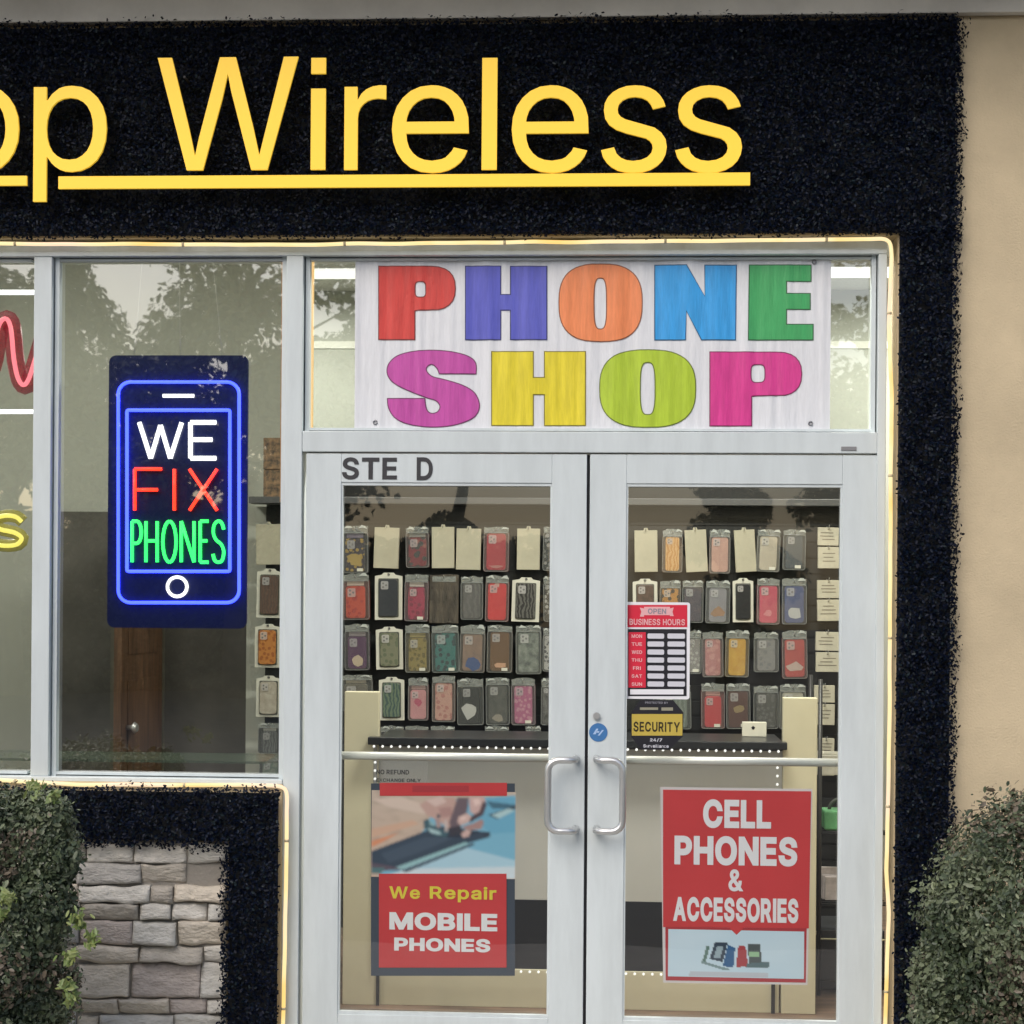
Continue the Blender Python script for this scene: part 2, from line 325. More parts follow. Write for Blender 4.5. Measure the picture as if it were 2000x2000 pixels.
GLYPH = {"&":[[[54,62],[78,34],[110,12],[150,-2],[197,-7],[234,-3],[271,7],[305,23],[328,43],[364,0],[438,0],[367,87],[385,115],[397,144],[405,180],[408,224],[349,224],[346,186],[328,134],[219,266],[275,308],[291,325],[305,342],[322,382],[324,404],[320,433],[308,459],[290,482],[266,499],[235,510],[200,513],[165,510],[134,499],[109,481],[91,458],[79,430],[75,398],[78,370],[87,344],[135,275],[85,235],[63,213],[47,189],[37,163],[34,133],[39,96]],[[109,87],[100,108],[97,131],[100,154],[110,174],[128,195],[172,230],[292,87],[251,59],[223,50],[193,46],[166,49],[143,57],[124,70]],[[168,453],[201,461],[226,457],[245,445],[258,427],[262,405],[255,375],[237,352],[182,310],[145,363],[137,399],[145,431],[155,444]]],"-":[[[114,244],[114,188],[337,188],[337,244]]],"/":[[[235,533],[178,533],[14,-76],[71,-76]]],"0":[[[57,155],[69,113],[95,62],[130,24],[174,1],[227,-7],[279,1],[323,24],[359,62],[384,113],[396,155],[403,202],[403,306],[396,353],[384,395],[358,447],[323,484],[279,508],[227,516],[174,508],[130,484],[95,447],[69,395],[57,353],[50,306],[50,202]],[[123,144],[113,194],[109,254],[113,314],[123,365],[140,405],[163,435],[192,453],[227,460],[261,453],[290,435],[313,405],[330,365],[340,314],[344,254],[340,194],[330,144],[313,103],[290,74],[261,56],[227,50],[192,56],[163,74],[140,103]]],"1":[[[198,509],[86,427],[86,358],[212,448],[212,55],[76,55],[76,0],[391,0],[391,55],[276,55],[276,509]]],"2":[[[64,47],[64,0],[389,0],[389,57],[153,57],[306,223],[336,259],[357,290],[371,318],[381,372],[376,411],[361,445],[337,474],[306,497],[268,511],[225,516],[182,511],[143,496],[111,473],[86,442],[71,405],[66,362],[127,362],[130,390],[139,413],[153,433],[172,447],[196,457],[224,460],[250,457],[273,449],[293,436],[308,419],[317,397],[320,371],[318,348],[311,327],[282,282]]],"3":[[[133,10],[173,-3],[218,-7],[266,-2],[309,12],[344,36],[370,66],[387,103],[393,145],[387,186],[371,222],[344,253],[308,276],[264,288],[221,289],[372,461],[372,509],[70,509],[70,452],[288,452],[288,448],[157,299],[157,248],[242,244],[275,234],[299,217],[316,196],[326,172],[329,145],[325,116],[315,93],[297,74],[275,61],[248,53],[219,50],[191,52],[165,59],[144,71],[126,87],[115,107],[109,132],[44,132],[52,91],[70,57],[98,30]]],"4":[[[40,158],[40,105],[282,105],[282,0],[343,0],[343,105],[413,105],[413,163],[343,163],[343,318],[282,318],[282,163],[109,163],[311,509],[247,509]]],"5":[[[83,60],[108,32],[140,11],[178,-2],[221,-7],[268,-1],[309,15],[343,41],[369,76],[385,117],[391,163],[388,199],[379,231],[364,260],[345,285],[321,306],[294,321],[263,330],[229,334],[178,325],[155,315],[134,301],[151,452],[366,452],[366,509],[96,509],[67,253],[128,246],[167,268],[192,275],[218,277],[248,273],[275,262],[297,244],[314,221],[324,193],[328,162],[324,131],[314,104],[298,82],[276,64],[250,53],[221,50],[196,52],[173,60],[138,89],[127,108],[122,130],[60,130],[66,93]]],"6":[[[84,74],[109,40],[142,15],[182,-1],[226,-7],[271,-2],[310,14],[343,39],[368,73],[384,112],[389,157],[384,201],[370,240],[346,271],[316,295],[278,309],[235,314],[214,312],[196,307],[175,296],[322,509],[252,509],[102,285],[80,239],[68,199],[64,162],[69,115]],[[138,102],[128,128],[125,158],[128,188],[138,214],[153,235],[174,252],[198,262],[226,265],[254,262],[279,251],[299,235],[314,213],[324,187],[327,157],[324,128],[314,101],[299,79],[279,63],[254,52],[226,48],[198,52],[174,63],[153,79]]],"7":[[[97,0],[165,0],[391,449],[391,509],[62,509],[62,452],[323,452]]],"8":[[[101,33],[136,11],[178,-2],[226,-7],[275,-2],[317,11],[352,33],[378,62],[395,96],[401,135],[397,166],[387,195],[372,220],[351,241],[327,256],[300,265],[333,282],[359,308],[376,342],[382,380],[377,417],[361,450],[337,477],[306,498],[269,511],[226,516],[184,511],[146,498],[114,477],[90,450],[75,417],[70,380],[76,342],[93,308],[119,282],[153,267],[125,256],[101,241],[81,220],[65,195],[55,166],[52,135],[57,96],[74,62]],[[129,91],[119,113],[115,139],[119,165],[130,189],[147,208],[169,223],[196,232],[226,235],[256,232],[283,223],[305,208],[322,189],[333,165],[337,139],[333,113],[323,91],[307,74],[285,60],[258,52],[226,49],[195,52],[167,60],[145,74]],[[133,376],[136,399],[145,420],[159,437],[177,449],[200,457],[226,460],[252,457],[275,449],[294,437],[308,420],[316,399],[319,376],[316,351],[307,330],[293,313],[274,300],[252,292],[226,290],[201,292],[178,300],[159,313],[145,330],[136,351]]],"9":[[[83,269],[106,237],[137,214],[175,199],[238,196],[277,213],[130,0],[200,0],[315,168],[350,224],[373,270],[385,309],[389,347],[384,393],[368,434],[343,468],[310,494],[271,510],[226,516],[182,510],[143,494],[110,469],[85,436],[69,397],[64,352],[68,307]],[[138,295],[129,322],[125,352],[129,381],[138,407],[154,429],[174,446],[199,457],[226,460],[254,457],[279,446],[299,429],[314,407],[324,381],[327,350],[324,321],[314,295],[299,273],[279,257],[254,247],[226,243],[199,247],[174,257],[154,274]]],":":[[[50,316],[53,299],[63,284],[78,274],[95,271],[113,274],[128,284],[138,299],[141,316],[138,334],[128,349],[113,359],[95,362],[78,359],[63,349],[53,334]],[[50,41],[53,24],[63,9],[78,-1],[95,-4],[113,-1],[128,9],[138,24],[141,41],[138,59],[128,73],[113,83],[95,87],[78,83],[63,73],[53,59]]],"A":[[[16,0],[85,0],[135,142],[344,142],[395,0],[463,0],[276,509],[201,509]],[[228,419],[239,456],[276,334],[324,199],[155,199]]],"B":[[[60,0],[247,0],[301,4],[344,18],[377,39],[400,67],[413,100],[418,136],[414,173],[402,203],[385,227],[363,245],[339,257],[315,262],[315,267],[356,286],[373,301],[387,320],[395,344],[398,374],[394,410],[381,442],[359,469],[329,491],[289,504],[241,509],[60,509]],[[125,57],[125,231],[248,231],[279,228],[306,218],[327,203],[342,184],[352,161],[355,137],[349,105],[330,80],[296,63],[245,57]],[[125,285],[125,452],[240,452],[283,446],[313,429],[330,403],[336,372],[333,348],[323,326],[308,309],[288,296],[265,288],[238,285]]],"C":[[[70,115],[92,79],[119,49],[150,25],[186,7],[225,-3],[267,-7],[305,-4],[341,5],[373,19],[402,38],[428,62],[448,91],[463,124],[473,160],[408,160],[401,136],[375,96],[357,81],[315,60],[267,53],[223,59],[184,76],[151,105],[125,145],[109,194],[103,254],[109,314],[125,364],[150,403],[184,432],[223,450],[267,456],[315,449],[337,440],[375,413],[401,373],[408,348],[473,348],[463,385],[448,418],[427,447],[402,471],[373,490],[340,504],[305,513],[267,516],[225,512],[186,501],[150,484],[119,459],[92,429],[70,393],[53,352],[44,305],[40,254],[44,203],[53,157]]],"D":[[[60,509],[60,0],[219,0],[268,3],[312,14],[351,31],[384,54],[411,83],[433,119],[449,159],[458,205],[462,255],[458,306],[449,351],[433,391],[399,441],[353,478],[315,495],[273,505],[225,509]],[[125,57],[125,452],[221,452],[275,446],[320,428],[354,399],[379,361],[394,312],[399,255],[394,198],[379,149],[354,110],[318,81],[272,63],[215,57]]],"E":[[[60,0],[375,0],[375,57],[125,57],[125,229],[355,229],[355,286],[125,286],[125,452],[372,452],[372,509],[60,509]]],"F":[[[125,0],[125,221],[346,221],[346,278],[125,278],[125,452],[369,452],[369,509],[60,509],[60,0]]],"G":[[[69,116],[91,79],[118,49],[149,25],[185,7],[225,-3],[269,-7],[326,0],[377,19],[419,50],[451,91],[471,141],[478,200],[478,256],[283,256],[283,199],[415,199],[410,160],[396,123],[374,93],[345,71],[309,57],[269,53],[224,59],[184,76],[151,105],[125,145],[109,194],[103,254],[109,314],[125,364],[150,404],[183,432],[222,450],[265,456],[315,448],[356,427],[373,411],[399,372],[408,349],[474,349],[465,384],[449,416],[429,445],[403,469],[374,489],[340,504],[304,513],[265,516],[223,512],[184,501],[149,484],[117,459],[91,429],[69,393],[53,352],[43,305],[40,254],[43,203],[53,157]]],"H":[[[60,0],[125,0],[125,232],[392,232],[392,0],[457,0],[457,509],[392,509],[392,289],[125,289],[125,509],[60,509]]],"I":[[[0,0],[66,0],[66,509],[0,509]]],"L":[[[60,509],[60,0],[361,0],[361,57],[125,57],[125,509]]],"M":[[[120,436],[165,304],[286,0],[342,0],[456,291],[507,438],[504,327],[504,0],[568,0],[568,509],[476,509],[352,187],[315,73],[282,174],[152,509],[60,509],[60,0],[122,0]]],"N":[[[120,431],[202,290],[387,0],[463,0],[463,509],[399,509],[399,157],[402,80],[352,169],[136,509],[60,509],[60,0],[125,0],[125,307]]],"O":[[[92,79],[119,49],[150,25],[186,7],[225,-3],[267,-7],[309,-3],[348,7],[384,25],[415,49],[442,79],[464,115],[480,157],[490,203],[493,254],[490,305],[480,352],[464,393],[442,429],[415,459],[384,484],[348,501],[309,512],[267,516],[225,512],[186,501],[150,484],[119,459],[92,429],[70,393],[53,352],[44,305],[40,254],[44,203],[53,157],[70,115]],[[125,144],[109,194],[103,254],[109,314],[125,364],[151,404],[184,433],[223,450],[267,456],[310,450],[349,433],[383,404],[408,365],[425,314],[430,254],[425,194],[408,144],[383,105],[349,76],[310,59],[267,53],[223,59],[184,76],[151,105]]],"P":[[[60,0],[125,0],[125,186],[235,186],[289,191],[332,207],[366,233],[390,265],[404,304],[409,348],[404,391],[390,430],[366,462],[332,487],[289,503],[235,509],[60,509]],[[125,242],[125,452],[232,452],[268,449],[297,439],[318,423],[333,402],[342,376],[344,348],[342,319],[333,294],[318,272],[297,256],[269,246],[233,242]]],"R":[[[60,0],[125,0],[125,198],[246,199],[353,0],[428,0],[313,211],[333,217],[367,240],[390,271],[405,309],[409,352],[405,395],[390,433],[367,465],[333,489],[290,504],[236,509],[60,509]],[[125,255],[125,452],[233,452],[269,449],[298,440],[319,425],[334,405],[342,380],[345,352],[342,324],[334,300],[319,281],[298,267],[269,258],[234,255]]],"S":[[[64,60],[91,31],[128,9],[172,-4],[224,-9],[278,-4],[323,11],[360,34],[386,64],[403,99],[408,139],[405,171],[395,198],[379,220],[359,238],[312,264],[191,300],[148,319],[131,334],[119,352],[115,376],[118,398],[129,418],[145,435],[167,448],[194,456],[225,459],[267,453],[302,437],[326,412],[337,378],[401,378],[394,415],[377,449],[351,476],[316,498],[275,511],[227,516],[180,511],[138,498],[102,476],[75,448],[58,413],[52,372],[60,326],[86,289],[128,260],[184,239],[296,205],[332,179],[342,161],[346,139],[341,114],[329,92],[311,74],[286,60],[257,52],[224,49],[166,59],[142,71],[123,88],[110,110],[104,137],[38,137],[46,96]]],"T":[[[32,509],[32,452],[193,452],[193,0],[257,0],[257,452],[417,452],[417,509]]],"U":[[[60,509],[60,173],[66,124],[85,80],[114,43],[154,15],[203,-2],[259,-8],[315,-2],[363,15],[403,43],[433,80],[451,124],[457,173],[457,509],[393,509],[393,178],[389,144],[377,113],[357,87],[331,68],[298,56],[259,52],[220,56],[187,68],[160,87],[141,113],[128,144],[124,178],[124,509]]],"W":[[[163,196],[82,509],[16,509],[155,0],[230,0],[318,323],[343,437],[359,356],[455,0],[530,0],[670,509],[603,509],[492,64],[462,196],[380,509],[306,509],[211,145],[193,62]]],"X":[[[104,509],[29,509],[200,260],[18,0],[91,0],[182,129],[238,218],[268,165],[382,0],[456,0],[276,263],[446,509],[374,509],[261,345],[238,302],[204,361]]],"Y":[[[91,509],[16,509],[203,208],[203,0],[268,0],[268,208],[455,509],[381,509],[280,344],[236,263],[208,318]]],"a":[[[48,45],[68,22],[94,5],[126,-5],[160,-9],[190,-6],[215,1],[252,25],[272,52],[277,52],[277,0],[337,0],[337,251],[333,290],[322,320],[306,343],[286,360],[263,372],[239,379],[194,384],[163,382],[104,364],[79,346],[57,322],[41,291],[100,274],[118,301],[149,322],[171,329],[220,329],[240,322],[256,311],[267,297],[276,255],[273,243],[265,235],[252,230],[125,211],[78,193],[58,179],[43,161],[34,138],[30,108],[35,73]],[[102,72],[94,87],[92,105],[95,124],[103,139],[117,150],[134,159],[246,179],[276,190],[276,138],[272,115],[263,93],[248,74],[228,59],[202,49],[170,45],[149,47],[130,52]]],"c":[[[40,133],[56,85],[82,46],[117,16],[159,-2],[207,-8],[261,-1],[285,9],[306,21],[341,56],[354,78],[363,102],[304,117],[299,102],[282,76],[258,58],[243,52],[207,46],[173,51],[145,66],[124,89],[108,117],[99,151],[96,187],[99,224],[108,258],[124,287],[145,310],[173,325],[207,330],[226,329],[257,319],[281,301],[298,276],[303,262],[362,277],[353,301],[324,341],[284,368],[260,377],[234,383],[207,384],[159,378],[117,360],[82,330],[56,291],[40,243],[34,187]]],"d":[[[39,133],[55,84],[79,45],[111,16],[151,-2],[195,-8],[227,-5],[252,4],[287,31],[307,59],[313,59],[313,0],[372,0],[372,509],[311,509],[311,319],[306,319],[287,346],[272,360],[253,373],[228,381],[196,384],[151,378],[112,361],[79,332],[55,293],[39,245],[34,189]],[[109,117],[99,151],[96,189],[99,227],[108,261],[124,290],[145,311],[172,325],[205,330],[237,325],[263,312],[284,291],[300,263],[309,229],[312,189],[309,150],[299,115],[284,86],[263,65],[236,51],[205,47],[172,51],[145,66],[124,88]]],"e":[[[34,187],[40,132],[56,85],[82,46],[117,16],[161,-2],[212,-8],[249,-5],[283,4],[311,19],[335,39],[353,63],[365,91],[306,105],[297,88],[271,61],[254,53],[212,46],[179,50],[151,61],[128,80],[110,106],[100,139],[97,169],[371,169],[368,242],[357,282],[341,315],[319,341],[294,361],[266,374],[236,382],[205,384],[157,378],[115,359],[81,329],[55,290],[39,242]],[[308,221],[97,221],[99,241],[109,270],[125,294],[146,313],[173,326],[205,330],[237,326],[263,314],[283,294],[298,269],[307,237]]],"f":[[[81,327],[81,0],[142,0],[142,327],[228,327],[228,379],[142,379],[145,443],[154,460],[171,470],[195,474],[227,468],[243,521],[222,527],[187,530],[161,527],[135,519],[113,505],[96,486],[84,461],[81,379],[6,379],[6,327]]],"g":[[[51,-69],[64,-91],[82,-110],[105,-127],[134,-140],[168,-148],[207,-151],[251,-147],[291,-136],[324,-117],[350,-90],[367,-54],[372,-9],[372,379],[313,379],[313,319],[308,319],[288,346],[273,360],[253,373],[228,382],[196,384],[152,378],[112,361],[80,332],[55,293],[39,246],[34,191],[39,136],[55,90],[80,53],[113,27],[152,10],[195,5],[227,8],[252,16],[287,41],[306,68],[311,68],[311,-6],[304,-47],[282,-75],[249,-92],[207,-97],[178,-95],[154,-88],[122,-66],[101,-41]],[[109,123],[99,155],[96,193],[99,229],[109,262],[124,290],[145,312],[172,325],[205,330],[237,325],[264,312],[285,291],[300,264],[309,231],[312,193],[309,154],[300,121],[285,95],[264,75],[237,63],[205,59],[172,63],[145,76],[124,96]]],"h":[[[53,509],[53,0],[114,0],[114,227],[117,257],[126,283],[141,303],[161,317],[184,326],[210,329],[246,323],[273,304],[290,275],[296,235],[296,0],[357,0],[357,240],[353,285],[341,321],[321,349],[295,369],[264,380],[227,384],[187,379],[152,362],[124,332],[114,312],[114,509]]],"i":[[[53,379],[53,0],[114,0],[114,379]],[[67,446],[84,443],[100,446],[114,455],[123,468],[126,483],[123,499],[114,512],[100,521],[84,524],[67,521],[54,512],[44,499],[41,483],[44,468],[54,455]]],"k":[[[114,212],[114,509],[53,509],[53,0],[114,0],[114,141],[154,178],[294,0],[372,0],[201,216],[360,379],[284,379],[121,212]]],"l":[[[130,54],[120,62],[115,77],[114,99],[114,509],[53,509],[53,84],[58,47],[74,20],[101,3],[139,-2],[162,-1],[181,3],[170,54]]],"n":[[[114,0],[114,227],[117,257],[126,283],[141,303],[161,317],[184,326],[210,329],[246,323],[273,304],[290,275],[296,235],[296,0],[357,0],[357,240],[353,285],[341,321],[321,349],[295,369],[264,380],[227,384],[187,379],[152,362],[124,332],[112,307],[112,379],[53,379],[53,0]]],"o":[[[40,133],[56,85],[82,46],[117,16],[159,-2],[207,-8],[256,-2],[299,16],[333,46],[359,85],[376,133],[381,187],[376,243],[359,291],[333,330],[299,360],[256,378],[207,384],[159,378],[117,360],[82,330],[56,291],[40,243],[34,187]],[[108,117],[99,151],[96,187],[99,224],[108,258],[124,287],[145,310],[173,325],[207,330],[242,325],[270,310],[292,287],[307,258],[316,224],[319,187],[316,151],[307,117],[292,89],[270,66],[242,51],[207,46],[173,51],[145,66],[124,89]]],"p":[[[53,379],[53,-143],[114,-143],[114,59],[118,59],[138,31],[153,17],[173,4],[198,-5],[229,-8],[274,-2],[313,16],[346,45],[370,84],[385,133],[390,189],[385,245],[370,293],[345,332],[313,361],[274,378],[229,384],[197,381],[171,373],[137,346],[118,319],[112,319],[112,379]],[[116,150],[113,189],[116,229],[125,263],[140,291],[161,312],[188,325],[220,330],[253,325],[280,311],[301,290],[316,261],[325,227],[328,189],[325,151],[316,117],[301,88],[279,66],[253,51],[220,47],[188,51],[162,65],[140,86],[125,115]]],"r":[[[114,0],[114,237],[117,262],[126,284],[140,301],[159,315],[182,323],[207,326],[243,322],[243,384],[213,385],[181,380],[152,367],[130,347],[115,321],[112,321],[112,379],[53,379],[53,0]]],"s":[[[84,18],[112,3],[145,-5],[182,-8],[223,-5],[260,6],[290,24],[312,47],[326,75],[331,107],[325,142],[306,171],[275,194],[144,232],[124,243],[112,258],[109,277],[114,299],[131,317],[156,329],[187,333],[219,328],[243,316],[258,298],[268,277],[324,290],[314,316],[299,339],[279,358],[254,372],[223,381],[187,384],[149,381],[115,370],[87,354],[65,332],[51,305],[47,274],[53,237],[72,208],[104,186],[149,170],[237,147],[254,136],[265,121],[268,103],[262,81],[244,62],[217,50],[181,45],[150,49],[124,60],[105,79],[94,107],[36,94],[45,63],[62,38]]],"t":[[[150,53],[136,61],[128,76],[126,98],[126,327],[204,327],[204,379],[126,379],[126,471],[65,471],[65,379],[6,379],[6,327],[65,327],[65,93],[72,52],[92,21],[125,2],[180,-4],[213,2],[202,54],[177,50]]],"u":[[[53,379],[53,139],[57,95],[69,59],[89,31],[115,11],[146,-1],[182,-5],[222,0],[257,17],[286,47],[298,73],[298,0],[357,0],[357,379],[296,379],[296,153],[293,122],[283,97],[268,77],[249,62],[226,53],[200,50],[164,56],[137,75],[119,105],[114,144],[114,379]]],"v":[[[163,0],[226,0],[371,379],[305,379],[224,155],[195,57],[177,121],[84,379],[17,379]]],"w":[[[138,0],[199,0],[284,309],[297,252],[368,0],[429,0],[545,379],[480,379],[423,176],[397,67],[362,214],[316,379],[252,379],[196,176],[170,66],[154,137],[87,379],[23,379]]],"x":[[[21,0],[91,0],[148,85],[189,155],[287,0],[358,0],[224,192],[352,379],[282,379],[216,279],[191,232],[100,379],[29,379],[155,195]]],"y":[[[54,-141],[91,-145],[117,-143],[139,-136],[159,-124],[177,-107],[191,-85],[204,-58],[371,379],[305,379],[212,121],[194,59],[177,121],[84,379],[17,379],[163,-1],[151,-36],[130,-74],[118,-84],[104,-89],[61,-86],[47,-139]]]}
SQ = {'l': [[(75,0),(165,0),(165,745),(75,745)]], 'i': [[(75,0),(165,0),(165,540),(75,540)],[(75,640),(165,640),(165,745),(75,745)]]}
def glyph_layout(word, gap=70, space=260, sq=False, bold=''):
    x, out = 0, []
    for ch in word:
        if ch == ' ':
            x += space; continue
        g = SQ[ch] if (sq and ch in SQ) else (HEAVY[bold].get(ch) or GLYPH[ch]) if bold else GLYPH[ch]
        a = min(p[0] for s in g for p in s); b = max(p[0] for s in g for p in s)
        out.append((ch, [[(p[0] - a + x, p[1]) for p in s] for s in g]))
        x += b - a + gap
    return out

